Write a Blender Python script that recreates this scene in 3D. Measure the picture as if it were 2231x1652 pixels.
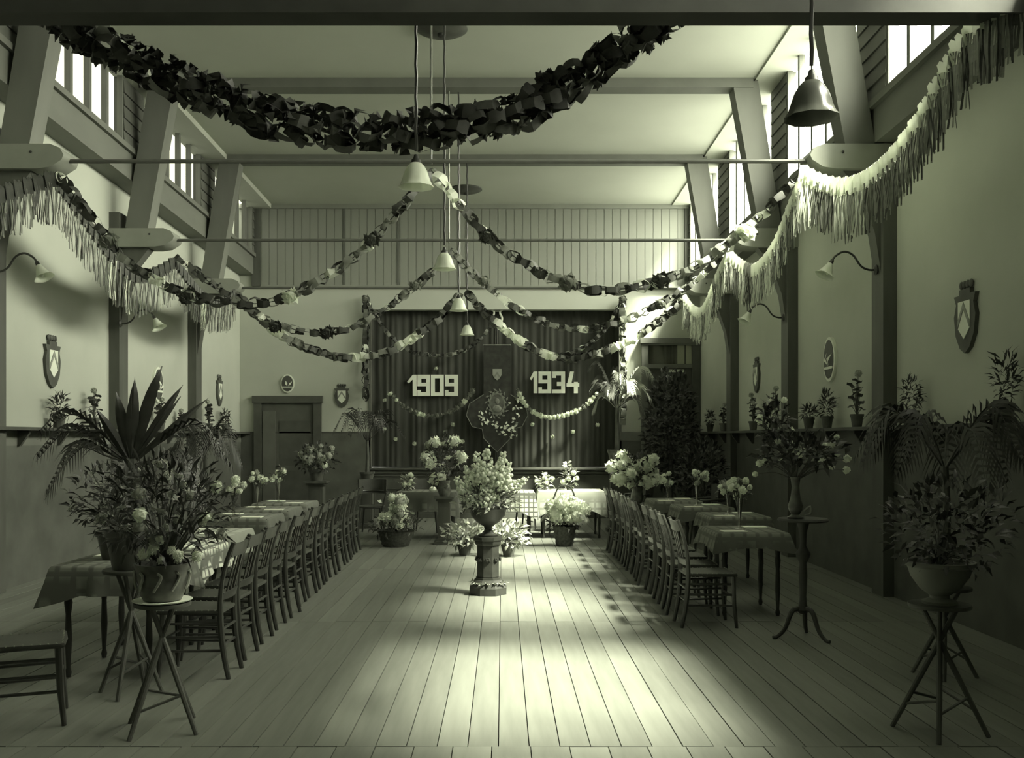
import bpy, math, random
from mathutils import Vector, Matrix, Euler
R = random.Random(7)
PI = math.pi
for o in list(bpy.data.objects): bpy.data.objects.remove(o)
scene = bpy.context.scene
col = scene.collection

# ------------------------------------------------------------------ camera
F, VX, VY, EYE = 2100.0, 1095.0, 955.0, 1.6
cd = bpy.data.cameras.new('camera'); cam = bpy.data.objects.new('camera', cd); col.objects.link(cam)
cam.location = (0, 0, EYE); cam.rotation_euler = (PI/2, 0, 0)
cd.sensor_fit = 'HORIZONTAL'; cd.sensor_width = 36; cd.lens = F/2231*36
cd.shift_x = (1115.5-VX)/2231; cd.shift_y = (VY-826)/2231
cd.clip_end = 200
scene.camera = cam
scene.view_settings.view_transform = 'Standard'
scene.view_settings.look = 'None'
scene.view_settings.gamma = 1
scene.view_settings.exposure = 0.0

# ------------------------------------------------------------------ sky, sun, window portals
SKY, SKY_DIM = 40.0, 1.6
w = bpy.data.worlds.new('overcast_sky'); scene.world = w; w.use_nodes = True
bg = w.node_tree.nodes['Background']
# hazy sky, brighter round the sun's side of the hall (+X), as a milky summer sky is
_n = w.node_tree.nodes; _l = w.node_tree.links.new
_tc = _n.new('ShaderNodeTexCoord'); _dt = _n.new('ShaderNodeVectorMath'); _dt.operation = 'DOT_PRODUCT'
_dt.inputs[1].default_value = Vector((1.0, 0.0, 0.25)).normalized()
_l(_tc.outputs['Generated'], _dt.inputs[0])
_mr = _n.new('ShaderNodeMapRange'); _mr.interpolation_type = 'SMOOTHSTEP'
_mr.inputs['From Min'].default_value = -.1; _mr.inputs['From Max'].default_value = 1.0
_mr.inputs['To Min'].default_value = SKY_DIM; _mr.inputs['To Max'].default_value = SKY
_l(_dt.outputs['Value'], _mr.inputs['Value'])
# below the horizon: ground and roofs outside, duller than the sky
_sx = _n.new('ShaderNodeSeparateXYZ'); _l(_tc.outputs['Generated'], _sx.inputs[0])
_gr = _n.new('ShaderNodeMapRange'); _gr.inputs['From Min'].default_value = -.08; _gr.inputs['From Max'].default_value = .08
_gr.inputs['To Min'].default_value = .42; _gr.inputs['To Max'].default_value = 1.0
_l(_sx.outputs['Z'], _gr.inputs['Value'])
_mu = _n.new('ShaderNodeMath'); _mu.operation = 'MULTIPLY'
_l(_mr.outputs['Result'], _mu.inputs[0]); _l(_gr.outputs['Result'], _mu.inputs[1]); _l(_mu.outputs[0], bg.inputs['Strength'])
bg.inputs['Color'].default_value = (1.0, 1.0, 0.88, 1)
sd = bpy.data.lights.new('sun', 'SUN'); sd.energy = 80.0; sd.angle = math.radians(14); sd.color = (1.0, 1.0, 0.86)
so = bpy.data.objects.new('sun', sd); col.objects.link(so)
so.rotation_euler = Vector((-1.0, 0.45, -1.72)).to_track_quat('-Z', 'Y').to_euler()
so.location = (12, 10, 14)

XL, XR, YB = -5.29, 3.97, 19.4          # lower walls and back wall
CL, CR = -5.0, 3.75                     # clerestory planes
WINS = [(6.9, 9.4), (10.15, 12.7), (13.4, 15.95), (16.7, 19.25)]
WINS_R = [(3.6, 6.15)] + WINS
def zc(y): return 6.30 + .023*(YB-y)    # the ceiling rises a little towards the camera
def sill_l(y): return 5.30 + .03*(YB-y)
def sill_r(y): return 4.90 + .01*(YB-y)
def zrod(y): return 4.43 - .043*(y-9.7)
def portal(x, y0, y1, z0, z1, sgn):
    d = bpy.data.lights.new('window_daylight', 'AREA'); d.shape = 'RECTANGLE'
    d.size = y1-y0; d.size_y = z1-z0
    d.cycles.is_portal = True
    o = bpy.data.objects.new('window_daylight', d); col.objects.link(o)
    o.location = (x, (y0+y1)/2, (z0+z1)/2)
    o.rotation_euler = Vector((sgn, 0, 0)).to_track_quat('-Z', 'Y').to_euler()
    m = o.rotation_euler.to_matrix()
    if abs(m.col[0].y) < .5: d.size, d.size_y = d.size_y, d.size
for a, b in WINS: portal(CL-.16, a, b, sill_l((a+b)/2)-.05, zc((a+b)/2), 1)
for a, b in WINS_R: portal(CR+.16, a, b, sill_r((a+b)/2)-.05, zc((a+b)/2)+.05, -1)

# ------------------------------------------------------------------ materials
TINT = (0.95, 1.0, 0.86)
MATS = {}
def mat(name, g, rough=.7, var=.12, scale=6.0, bump=0.0, spec=.3, stretch=(1, 1, 1), trans=0.0, metal=0.0):
    if name in MATS: return MATS[name]
    m = bpy.data.materials.new(name); m.use_nodes = True
    nt = m.node_tree; b = nt.nodes['Principled BSDF']
    tc = nt.nodes.new('ShaderNodeTexCoord'); mp = nt.nodes.new('ShaderNodeMapping'); mp.inputs['Scale'].default_value = stretch
    nz = nt.nodes.new('ShaderNodeTexNoise'); nz.inputs['Scale'].default_value = scale; nz.inputs['Detail'].default_value = 4
    rp = nt.nodes.new('ShaderNodeValToRGB')
    lo, hi = g*(1-var), g*(1+var)
    rp.color_ramp.elements[0].position = .3; rp.color_ramp.elements[1].position = .7
    rp.color_ramp.elements[0].color = (lo*TINT[0], lo*TINT[1], lo*TINT[2], 1)
    rp.color_ramp.elements[1].color = (hi*TINT[0], hi*TINT[1], hi*TINT[2], 1)
    L = nt.links.new
    L(tc.outputs['Object'], mp.inputs['Vector']); L(mp.outputs['Vector'], nz.inputs['Vector'])
    L(nz.outputs['Fac'], rp.inputs['Fac']); L(rp.outputs['Color'], b.inputs['Base Color'])
    b.inputs['Roughness'].default_value = rough; b.inputs['Specular IOR Level'].default_value = spec
    b.inputs['Metallic'].default_value = metal
    if bump:
        bp = nt.nodes.new('ShaderNodeBump'); bp.inputs['Strength'].default_value = bump; bp.inputs['Distance'].default_value = .02
        L(nz.outputs['Fac'], bp.inputs['Height']); L(bp.outputs['Normal'], b.inputs['Normal'])
    if trans:
        tl = nt.nodes.new('ShaderNodeBsdfTranslucent'); mx = nt.nodes.new('ShaderNodeMixShader')
        L(rp.outputs['Color'], tl.inputs['Color'])
        mx.inputs['Fac'].default_value = trans
        L(b.outputs[0], mx.inputs[1]); L(tl.outputs[0], mx.inputs[2])
        L(mx.outputs[0], nt.nodes['Material Output'].inputs['Surface'])
    MATS[name] = m
    return m
def glass_mat(name, gloss=.06, tint=.97):
    m = bpy.data.materials.new(name); m.use_nodes = True; nt = m.node_tree
    nt.nodes.remove(nt.nodes['Principled BSDF'])
    t = nt.nodes.new('ShaderNodeBsdfTransparent'); t.inputs['Color'].default_value = (tint, tint, tint*.96, 1)
    g = nt.nodes.new('ShaderNodeBsdfGlossy'); g.inputs['Roughness'].default_value = .05
    x = nt.nodes.new('ShaderNodeMixShader'); x.inputs['Fac'].default_value = gloss
    nt.links.new(t.outputs[0], x.inputs[1]); nt.links.new(g.outputs[0], x.inputs[2])
    nt.links.new(x.outputs[0], nt.nodes['Material Output'].inputs['Surface'])
    MATS[name] = m
    return m
def plaid_mat(name, base, line, n=9.0, thr=.8):
    m = bpy.data.materials.new(name); m.use_nodes = True; nt = m.node_tree; b = nt.nodes['Principled BSDF']
    tc = nt.nodes.new('ShaderNodeTexCoord'); L = nt.links.new
    acc = None
    for ax in 'XYZ':
        wv = nt.nodes.new('ShaderNodeTexWave'); wv.bands_direction = ax; wv.inputs['Scale'].default_value = n/3.2
        wv.inputs['Phase Offset'].default_value = 1.3
        L(tc.outputs['Object'], wv.inputs['Vector'])
        gt = nt.nodes.new('ShaderNodeMapRange'); gt.inputs['From Min'].default_value = thr-.15; gt.inputs['From Max'].default_value = thr+.1
        L(wv.outputs['Fac'], gt.inputs['Value'])
        if acc is None: acc = gt.outputs[0]
        else:
            ad = nt.nodes.new('ShaderNodeMath'); ad.operation = 'ADD' if ax == 'Y' else 'MAXIMUM'; ad.use_clamp = True
            L(acc, ad.inputs[0]); L(gt.outputs[0], ad.inputs[1]); acc = ad.outputs[0]
    mx = nt.nodes.new('ShaderNodeMix'); mx.data_type = 'RGBA'
    mx.inputs['A'].default_value = (base*TINT[0], base, base*TINT[2], 1); mx.inputs['B'].default_value = (line*TINT[0], line, line*TINT[2], 1)
    L(acc, mx.inputs['Factor']); L(mx.outputs['Result'], b.inputs['Base Color'])
    b.inputs['Roughness'].default_value = .85; b.inputs['Specular IOR Level'].default_value = .15
    MATS[name] = m
    return m
M_wall = mat('plaster_wall', .46, .9, .05, 1.2, .05)
M_wall_r = M_wall
M_ceil = mat('painted_ceiling', .50, .9, .04, .8)
M_trimw = mat('painted_timber', .16, .6, .1, 3, stretch=(1, .3, 1))
M_strut = mat('strut_paint', .15, .6, .12, 3, stretch=(1, 1, .3))
M_brk = mat('bracket_paint', .26, .6, .08, 3)
M_smoke = mat('smoked_glass_shade', .16, .25, .2, 5, spec=.5, trans=.4)
M_beam = mat('stained_truss_timber', .10, .55, .2, 5, .05, stretch=(1, 1, .2))
M_dark = mat('dark_stained_wood', .08, .5, .25, 5, .05, stretch=(1, 1, .2))
M_dado = mat('dark_dado_paint', .11, .55, .2, 3)
M_dadob = mat('dado_border_paint', .17, .6, .1, 3)
M_side = mat('siding_paint', .12, .6, .1, 3)
M_board = mat('matchboard_paint', .25, .6, .06, 2, stretch=(1, 1, .2))
M_floor = mat('pine_floorboard', .17, .48, .14, 2.5, .06, .35, stretch=(6, .5, 1))
M_floor2 = mat('pine_floorboard_worn', .20, .45, .12, 2.5, .06, .35, stretch=(6, .5, 1))
M_gap = mat('floor_joint_dirt', .09, .9)
M_curt = mat('black_velvet_curtain', .068, .95, .3, 3, stretch=(4, 1, .3))
M_wp = mat('white_crepe_paper', .82, .8, .06, 12, trans=.35)
M_mp = mat('grey_crepe_paper', .26, .8, .12, 12, trans=.3)
M_dp = mat('dark_crepe_paper', .055, .7, .3, 12, spec=.35)
M_dp2 = mat('deep_green_paper', .09, .6, .3, 12, spec=.4)
M_leaf = mat('dark_leaf', .045, .5, .35, 9, spec=.4)
M_leafm = mat('mid_leaf', .10, .5, .3, 9, spec=.4)
M_leafl = mat('pale_leaf', .38, .5, .2, 9, spec=.4)
M_bloom = mat('white_petal', .85, .7, .06, 14, trans=.25)
M_bloomg = mat('pink_grey_petal', .42, .7, .15, 14, trans=.2)
M_plume = mat('cream_plume', .85, .8, .15, 30, trans=.2)
M_stem = mat('green_stem', .09, .6, .2, 9)
M_iron = mat('black_iron', .035, .45, .2, 8, spec=.5)
M_rod = mat('painted_iron_rod', .10, .5, .1, 8, spec=.4)
M_opal = mat('opal_glass_shade', .82, .25, .04, 6, spec=.5, trans=.35)
M_brass = mat('dull_brass', .22, .4, .2, 9, metal=.6)
M_terra = mat('terracotta', .10, .8, .2, 8)
M_terrad = mat('glazed_dark_pot', .08, .3, .3, 9, spec=.6)
M_cer = mat('patterned_ceramic', .10, .3, .5, 14, spec=.5)
M_soil = mat('potting_soil', .03, .95, .3, 20)
M_chair = mat('varnished_chair_wood', .05, .32, .25, 6, .02, .5, stretch=(1, 1, .3))
M_seat = mat('worn_chair_seat', .065, .42, .2, 6, spec=.45)
M_stud = mat('brass_stud', .5, .3, metal=.8)
M_tab = mat('table_wood', .05, .5, .2, 6)
M_white = mat('white_card', .82, .7, .03)
M_shd = mat('shield_border', .09, .5, .2)
M_shw = mat('shield_field', .78, .6, .04)
M_shg = mat('shield_chevron', .30, .6, .05)
M_basket = mat('dark_wicker', .08, .7, .4, 30, .3)
M_stone = mat('cast_iron_pedestal', .04, .38, .3, 12, .1, .4)
M_stage = mat('stage_front_paint', .10, .4, .2, 4, spec=.5)
M_frame = mat('door_frame_paint', .14, .5, .12, 4)
M_doord = mat('door_leaf_paint', .09, .5, .15, 4)
M_fab = mat('banner_cloth', .045, .9, .3, 8)
M_gold = mat('gold_embroidery', .20, .5, .3, 20)
M_glass = glass_mat('window_glass')
M_vase = glass_mat('clear_vase_glass', .25, .9)
M_cloth = plaid_mat('grey_plaid_cloth', .21, .13, 9)
M_clothl = plaid_mat('light_plaid_cloth', .42, .27, 9)
M_check = plaid_mat('white_check_cloth', .72, .16, 14, .86)
M_net = mat('net_curtain', .6, .9, .05, trans=.4)

# ------------------------------------------------------------------ mesh builder
def P(px, py, Y): return Vector(((px-VX)*Y/F, Y, EYE+(VY-py)*Y/F))
class MB:
    def __init__(s): s.v = []; s.f = []; s.M = None
    def vert(s, p):
        p = Vector(p); s.v.append(tuple(s.M @ p) if s.M else tuple(p)); return len(s.v)-1
    def face(s, *i): s.f.append(tuple(i)); return s
    def poly(s, pts): s.f.append(tuple(s.vert(p) for p in pts)); return s
    def box(s, x0, x1, y0, y1, z0, z1): return s.sbox(x0, x1, y0, y1, (z0, z0), (z1, z1))
    def sbox(s, x0, x1, y0, y1, zb, zt):
        i = [s.vert(p) for p in ((x0,y0,zb[0]),(x1,y0,zb[0]),(x1,y1,zb[1]),(x0,y1,zb[1]),(x0,y0,zt[0]),(x1,y0,zt[0]),(x1,y1,zt[1]),(x0,y1,zt[1]))]
        for q in ((3,2,1,0),(4,5,6,7),(0,1,5,4),(1,2,6,5),(2,3,7,6),(3,0,4,7)): s.f.append(tuple(i[k] for k in q))
        return s
    def bar(s, a, b, w, d, up=(0, 1, 0), w2=None, d2=None):
        """box section bar from a to b, w across, d along up"""
        a, b = Vector(a), Vector(b); t = (b-a).normalized(); u = Vector(up); u = (u-t*u.dot(t)).normalized(); c = t.cross(u)
        w2 = w if w2 is None else w2; d2 = d if d2 is None else d2
        i = []
        for p, ww, dd in ((a, w, d), (b, w2, d2)):
            for sx, sy in ((-1,-1),(1,-1),(1,1),(-1,1)): i.append(s.vert(p+c*sx*ww/2+u*sy*dd/2))
        for q in ((3,2,1,0),(4,5,6,7),(0,1,5,4),(1,2,6,5),(2,3,7,6),(3,0,4,7)): s.f.append(tuple(i[k] for k in q))
        return s
    def tube(s, pts, r, n=8, cap=True):
        pts = [Vector(p) for p in pts]; rs = r if isinstance(r, (list, tuple)) else [r]*len(pts)
        rings = []; u = None
        for k, p in enumerate(pts):
            t = (pts[min(k+1, len(pts)-1)]-pts[max(k-1, 0)]).normalized()
            if u is None: u = Vector((0, 0, 1)) if abs(t.z) < .9 else Vector((1, 0, 0))
            u = (u-t*u.dot(t)).normalized(); c = t.cross(u)
            rings.append([s.vert(p+(u*math.cos(2*PI*j/n)+c*math.sin(2*PI*j/n))*rs[k]) for j in range(n)])
        for a, b in zip(rings, rings[1:]):
            for j in range(n): s.f.append((a[j], a[(j+1) % n], b[(j+1) % n], b[j]))
        if cap: s.f.append(tuple(reversed(rings[0]))); s.f.append(tuple(rings[-1]))
        return s
    def lathe(s, prof, n=20, c=(0, 0, 0), rot=0, cap=True, wob=None):
        c = Vector(c); rings = []
        for k, (r, z) in enumerate(prof):
            rings.append([s.vert(c+Vector((r*(1+(wob(k, j) if wob else 0))*math.cos(2*PI*j/n+rot), r*(1+(wob(k, j) if wob else 0))*math.sin(2*PI*j/n+rot), z))) for j in range(n)])
        for a, b in zip(rings, rings[1:]):
            for j in range(n): s.f.append((a[j], a[(j+1) % n], b[(j+1) % n], b[j]))
        if cap: s.f.append(tuple(reversed(rings[0]))); s.f.append(tuple(rings[-1]))
        return s
    def prism(s, pts, y0, y1):
        """outline in x,z extruded in y"""
        a = [s.vert((x, y0, z)) for x, z in pts]; b = [s.vert((x, y1, z)) for x, z in pts]; n = len(pts)
        s.f.append(tuple(a)); s.f.append(tuple(reversed(b)))
        for j in range(n): s.f.append((a[(j+1) % n], a[j], b[j], b[(j+1) % n]))
        return s
    def ball(s, c, r, n=8, m=6, sc=(1, 1, 1)):
        c = Vector(c); prof = []
        rings = []
        for k in range(1, m):
            a = PI*k/m
            rings.append([s.vert(c+Vector((r*sc[0]*math.sin(a)*math.cos(2*PI*j/n), r*sc[1]*math.sin(a)*math.sin(2*PI*j/n), -r*sc[2]*math.cos(a)))) for j in range(n)])
        lo = s.vert(c-Vector((0, 0, r*sc[2]))); hi = s.vert(c+Vector((0, 0, r*sc[2])))
        for a, b in zip(rings, rings[1:]):
            for j in range(n): s.f.append((a[j], a[(j+1) % n], b[(j+1) % n], b[j]))
        for j in range(n): s.f.append((lo, rings[0][(j+1) % n], rings[0][j])); s.f.append((hi, rings[-1][j], rings[-1][(j+1) % n]))
        return s
    def leaf(s, p, d, nrm, l, w, bend=.15):
        """a folded pointed leaf from p along d"""
        p = Vector(p); d = Vector(d).normalized(); nn = Vector(nrm); nn = nn-d*nn.dot(d)
        if nn.length < 1e-4: nn = d.orthogonal()
        nn.normalize(); c = d.cross(nn)
        q = p+d*l*.45+nn*l*bend; e = p+d*l
        a, b, m, z = s.vert(p), s.vert(q+c*w/2+nn*w*.12), s.vert(q), s.vert(q-c*w/2+nn*w*.12)
        t = s.vert(e)
        s.f += [(a, b, m), (a, m, z), (b, t, m), (m, t, z)]
        return s
    def ribbon(s, pts, wid, side):
        side = Vector(side); wid = wid if isinstance(wid, (list, tuple)) else [wid]*len(pts)
        pr = None
        for p, ww in zip(pts, wid):
            p = Vector(p); c = (s.vert(p-side*ww/2), s.vert(p+side*ww/2))
            if pr: s.f.append((pr[0], pr[1], c[1], c[0]))
            pr = c
        return s
    def mesh(s, name, m, sharp=40):
        me = bpy.data.meshes.new(name); me.from_pydata(s.v, [], s.f); me.validate()
        if m: me.materials.append(m)
        me.polygons.foreach_set('use_smooth', [True]*len(me.polygons))
        me.set_sharp_from_angle(angle=math.radians(sharp)); me.update()
        return me
    def build(s, name, m, parent=None, loc=None, sharp=40):
        return put(name, s.mesh(name, m, sharp), parent, loc)
def put(name, me, parent=None, loc=None, rot=None, sc=None):
    o = bpy.data.objects.new(name, me); col.objects.link(o)
    if parent: o.parent = parent
    if loc is not None: o.location = loc
    if rot is not None: o.rotation_euler = rot
    if sc is not None: o.scale = (sc, sc, sc) if isinstance(sc, (int, float)) else sc
    return o
def thing(name, label, cat, loc=(0, 0, 0), rz=0, group=None):
    o = bpy.data.objects.new(name, None); col.objects.link(o); o.location = loc; o.rotation_euler = (0, 0, rz)
    o.empty_display_size = .1
    return tag(o, label, cat, group)
def tag(o, label, cat, group=None):
    o['label'] = label; o['category'] = cat
    if group: o['group'] = group
    return o
def struct(o, label=None, cat=None):
    o['kind'] = 'structure'
    if label: o['label'] = label
    if cat: o['category'] = cat
    return o
def stuff(o): o['kind'] = 'stuff'; return o
def dup(root, loc, rz, label, group=None):
    r = root.copy(); col.objects.link(r); r.location = loc; r.rotation_euler = (0, 0, rz); r['label'] = label
    if group: r['group'] = group
    for ch in root.children:
        c = ch.copy(); col.objects.link(c); c.parent = r
        for g in ch.children:
            d = g.copy(); col.objects.link(d); d.parent = c
    return r
def spline(pts, n):
    """n+1 evenly spaced points on a Catmull-Rom curve"""
    pts = [Vector(p) for p in pts]; q = [pts[0]*2-pts[1]]+pts+[pts[-1]*2-pts[-2]]
    fine = []
    for k in range(1, len(q)-2):
        a, b, c, d = q[k-1:k+3]
        for j in range(24):
            t = j/24
            fine.append(.5*((2*b)+(c-a)*t+(2*a-5*b+4*c-d)*t*t+(3*b-a-3*c+d)*t**3))
    fine.append(pts[-1])
    acc = [0]
    for a, b in zip(fine, fine[1:]): acc.append(acc[-1]+(b-a).length)
    out = []; k = 0
    for j in range(n+1):
        s_ = acc[-1]*j/n
        while k < len(acc)-2 and acc[k+1] < s_: k += 1
        t = (s_-acc[k])/max(acc[k+1]-acc[k], 1e-9); out.append(fine[k].lerp(fine[k+1], min(max(t, 0), 1)))
    return out, acc[-1]

# ------------------------------------------------------------------ shell
Y0 = -1.5
fl = MB().box(XL-.2, XR+.2, Y0, YB+3, -.2, -.022).build('floor', M_gap); struct(fl, 'worn pine floorboards running down the hall', 'floor')
def planks(y0, y1, wd, xa, xb, seed):
    rr = random.Random(seed); n = int(round((xb-xa)/wd)); wd = (xb-xa)/n
    g = .0028
    mes = [MB().box(-wd/2+g, wd/2-g, g, y1-y0-g, -.024, 0).mesh('floorboard', m) for m in (M_floor, M_floor2)]
    for k in range(n): put('floorboard', mes[rr.random() < .4], fl, (xa+(k+.5)*wd, y0, rr.uniform(-.002, .002)))
MB().box(XL, XR, Y0, 3.2, -.024, -.003).build('near_boards', M_floor, fl)
planks(3.2, 5.0, .2, XL, XR, 1)
for k, (a, b) in enumerate(((5.0, 8.4), (8.4, 11.8), (11.8, 15.3), (15.3, YB))): planks(a, b, .16, XL, XR, 2+k)

wl = MB().box(XL-.2, XL, Y0, YB, 0, 4.4).build('wall_left', M_wall); struct(wl, 'pale plaster side wall below the clerestory', 'wall')
wr = MB().box(XR, XR+.2, Y0, YB, 0, 4.4).build('wall_right', M_wall_r); struct(wr, 'plaster side wall in shadow below the tall windows', 'wall')
MB().box(XL-.2, XR+.2, Y0-.2, Y0, 0, 7).build('wall_front', M_wall); struct(bpy.data.objects['wall_front'], 'plaster wall behind the viewer', 'wall')
ce = MB().sbox(CL-.15, CR+.15, Y0-.2, YB+3.2, (zc(Y0), zc(YB+3.2)), (zc(Y0)+.2, zc(YB+3.2)+.2)).build('ceiling', M_ceil); struct(ce, 'pale flat boarded ceiling', 'ceiling')
def clere(parent, side, sill, wins):
    sgn = 1 if side == 'l' else -1
    cx = CL if side == 'l' else CR; xw = XL if side == 'l' else XR
    bh = .42
    b = MB().sbox(min(cx, xw-sgn*.2), max(cx, xw-sgn*.2), Y0, YB, (sill(Y0)-bh, sill(YB)-bh), (sill(Y0), sill(YB)))
    b.build('sill_beam', M_trimw, parent)
    MB().sbox(min(xw, xw-sgn*.2), max(xw, xw-sgn*.2), Y0, YB, (4.4, 4.4), (sill(Y0)-bh, sill(YB)-bh)).build('upper_plaster', M_wall, parent)
    MB().sbox(min(cx, cx+sgn*.05), max(cx, cx+sgn*.05), Y0, YB, (sill(Y0)-.07, sill(YB)-.07), (sill(Y0)+.002, sill(YB)+.002)).build('sill_moulding', M_trimw, parent)
    drop = .09 if side == 'l' else .03
    xe = -4.64 if side == 'l' else 3.40
    xo = cx-sgn*.12
    MB().sbox(min(xe, xo), max(xe, xo), Y0, YB, (zc(Y0)-drop, zc(YB)-drop), (zc(Y0)+.1, zc(YB)+.1)).build('soffit', M_ceil, parent)
    edges = [Y0]+[e for w_ in wins for e in w_]+[YB]
    for k in range(0, len(edges), 2):
        a, b_ = edges[k], edges[k+1]
        if b_-a < .02: continue
        MB().sbox(min(cx, xo), max(cx, xo), a, b_, (sill(a)-.05, sill(b_)-.05), (zc(a), zc(b_))).build('pier', M_side, parent)
        if b_ < 5: continue
        z = sill(a)-.0; a2 = max(a, 5.5)
        while z < zc(a)-drop-.05:
            h = min(.165, zc(a)-drop-z); s_ = (sill(b_)-sill(a2)) if side == 'l' else -.01*(b_-a2)
            m_ = MB(); x1 = cx; x2 = cx+sgn*.022; x3 = cx+sgn*.008
            i = [m_.vert(p) for p in ((x1,a2,z),(x2,a2,z),(x3,a2,z+h-.008),(x1,a2,z+h-.008),(x1,b_,z+s_),(x2,b_,z+s_),(x3,b_,z+h-.008+s_),(x1,b_,z+h-.008+s_))]
            for q in ((0,1,2,3),(7,6,5,4),(0,4,5,1),(1,5,6,2),(2,6,7,3),(3,7,4,0)): m_.f.append(tuple(i[t] for t in (q if sgn < 0 else q[::-1])))
            m_.build('siding_board', M_side, parent); z += .165
clere(wl, 'l', sill_l, WINS); clere(wr, 'r', sill_r, WINS_R)
wn = 0
def window(side, a, b, n=5):
    global wn
    wn += 1
    sgn = 1 if side == 'l' else -1; cx = CL if side == 'l' else CR; sill = sill_l if side == 'l' else sill_r
    d = .09 if side == 'l' else .03
    ww = thing('window_%d' % wn, 'clerestory window of upright panes, bay %d on the %s' % (len([1 for q in (WINS if side == 'l' else WINS_R) if q[0] <= a]), 'left' if side == 'l' else 'right'), 'window', (cx-sgn*.03, a, 0))
    ww['kind'] = 'structure'
    wd = (b-a)/n
    for k in range(n+1):
        y = k*wd; t = .035 if 0 < k < n else .045
        MB().sbox(-.035, .035, max(y-t, 0), min(y+t, b-a), (sill(a+y)-.03, sill(a+y)-.03), (zc(a+y)-d+.02, zc(a+y)-d+.02)).build('mullion', M_trimw, ww)
    MB().sbox(-.05, .05, 0, b-a, (sill(a)-.05, sill(b)-.05), (sill(a)+.03, sill(b)+.03)).build('bottom_rail', M_trimw, ww)
    for k in range(n):
        y = k*wd
        MB().sbox(-.004, .004, y+.03, y+wd-.03, (sill(a+y)+.02, sill(a+y+wd)+.02), (zc(a+y)-d, zc(a+y+wd)-d)).build('pane', M_glass, ww)
for a, b in WINS: window('l', a, b)
for a, b in WINS_R: window('r', a, b)

# back wall with the stage opening
SX0, SX1, SZ0, SZ1 = -2.66, 2.36, 1.0, 4.19
bw = MB().box(XL-.2, SX0, YB, YB+.2, 0, 6.4).box(SX1, XR+.2, YB, YB+.2, 0, 6.4).box(SX0, SX1, YB, YB+.2, SZ1, 6.4).build('wall_back', M_wall)
struct(bw, 'plaster end wall around the stage opening, boarded above', 'wall')
n = 52; xa, xb = -4.86, 3.68; wd = (xb-xa)/n
zt = 6.22; zb_ = EYE+(VY-624)*YB/F
bme = MB()
bme.box(-wd/2+.0022, wd/2-.0022, -.022, 0, 0, zt-zb_)
bme.box(-wd/2+.012, wd/2-.012, -.026, -.02, .0, zt-zb_)
bme = bme.mesh('match_board', M_board)
for k in range(n): put('match_board', bme, bw, (xa+(k+.5)*wd, YB, zb_))
for x in (xa-.09, xb+.07): MB().box(x-.09, x+.09, YB-.06, YB, zb_, zt+.05).build('corner_board', M_beam, bw)
MB().box(xa, xb, YB-.05, YB, zb_-.05, zb_+.02).build('board_rail', M_board, bw)
MB().box(XL, XR, YB-.07, YB, zt-.01, zt+.09).build('ceiling_moulding', M_board, bw)
for x in (P(751, 0, YB).x, P(868, 0, YB).x): MB().box(x-.02, x+.02, YB-.04, YB-.02, zb_, zt).build('batten', M_side, bw)

# dado, shelves with brackets
DZ = 1.72
def dado(name, box, label):
    return struct(MB().box(*box).build(name, M_dado), label, 'dado')
d = dado('trim_1', (XL, XL+.03, Y0, YB, 0, DZ-.04), 'dark dado panelling along the left wall under the shelf')
MB().box(XL, XL+.035, Y0, YB, DZ-.2, DZ-.04).build('border', M_dadob, d)
MB().box(XL, XL+.22, Y0, YB, DZ-.035, DZ).build('shelf', M_dark, d)
me = MB().prism([(0, -.17), (.03, -.17), (.13, -.03), (.13, 0), (0, 0)], -.02, .02).mesh('bracket', M_dark)
for k in range(12): put('bracket', me, d, (XL+.03, 8.6+.93*k, DZ-.036))
d = dado('trim_2', (XR-.03, XR, Y0, YB, 0, DZ-.04), 'dark dado panelling along the right wall under the shelf')
MB().box(XR-.22, XR, Y0, YB, DZ-.035, DZ).build('shelf', M_dark, d)
for k in range(12): put('bracket', me, d, (XR-.03, 8.6+.93*k, DZ-.036), (0, 0, PI))
d = struct(MB().box(XL, SX0, YB-.03, YB, 0, DZ).build('trim_3', M_dado), 'dark dado on the end wall left of the stage', 'dado')
MB().box(XL, SX0, YB-.035, YB, DZ-.02, DZ+.01).build('top_strip', M_dark, d)
d = struct(MB().box(SX1, XR, YB-.03, YB, 0, DZ).build('trim_4', M_dado), 'dark dado on the end wall right of the stage', 'dado')
MB().box(SX1, XR, YB-.035, YB, DZ-.17, DZ).build('border', M_dadob, d)

# stage
st = thing('stage_platform', 'dark raised stage front with moulded edge below the black curtain', 'stage', ((SX0+SX1)/2, YB, 0)); st['kind'] = 'structure'
hw = (SX1-SX0)/2
MB().box(-hw, hw, -.12, 2.6, .0, SZ0-.03).build('front_panel', M_stage, st)
MB().box(-hw, hw, -.2, 2.6, SZ0-.03, SZ0).build('stage_floor', M_stage, st)
for z, t in ((.93, .035), (.86, .02), (.6, .02), (.1, .1)): MB().box(-hw, hw, -.15, -.12, z-t, z).build('moulding', M_stage, st)
me = MB().box(-.01, .01, -.14, -.12, .1, .58).mesh('batten', M_stage)
for k in range(9): put('batten', me, st, (-hw+.1+k*(2*hw-.2)/8, 0, 0))
MB().box(SX0-.05, SX1+.05, YB+2.6, YB+2.7, 0, 6.3).build('wall_stage', M_dark); struct(bpy.data.objects['wall_stage'], 'dark rear wall of the stage', 'wall')
MB().box(SX0-.7, SX0-.5, YB+.2, YB+2.7, 0, 6.3).box(SX1+.5, SX1+.7, YB+.2, YB+2.7, 0, 6.3).build('wall_wings', M_dark); struct(bpy.data.objects['wall_wings'], 'dark walls of the stage wings', 'wall')
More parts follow.
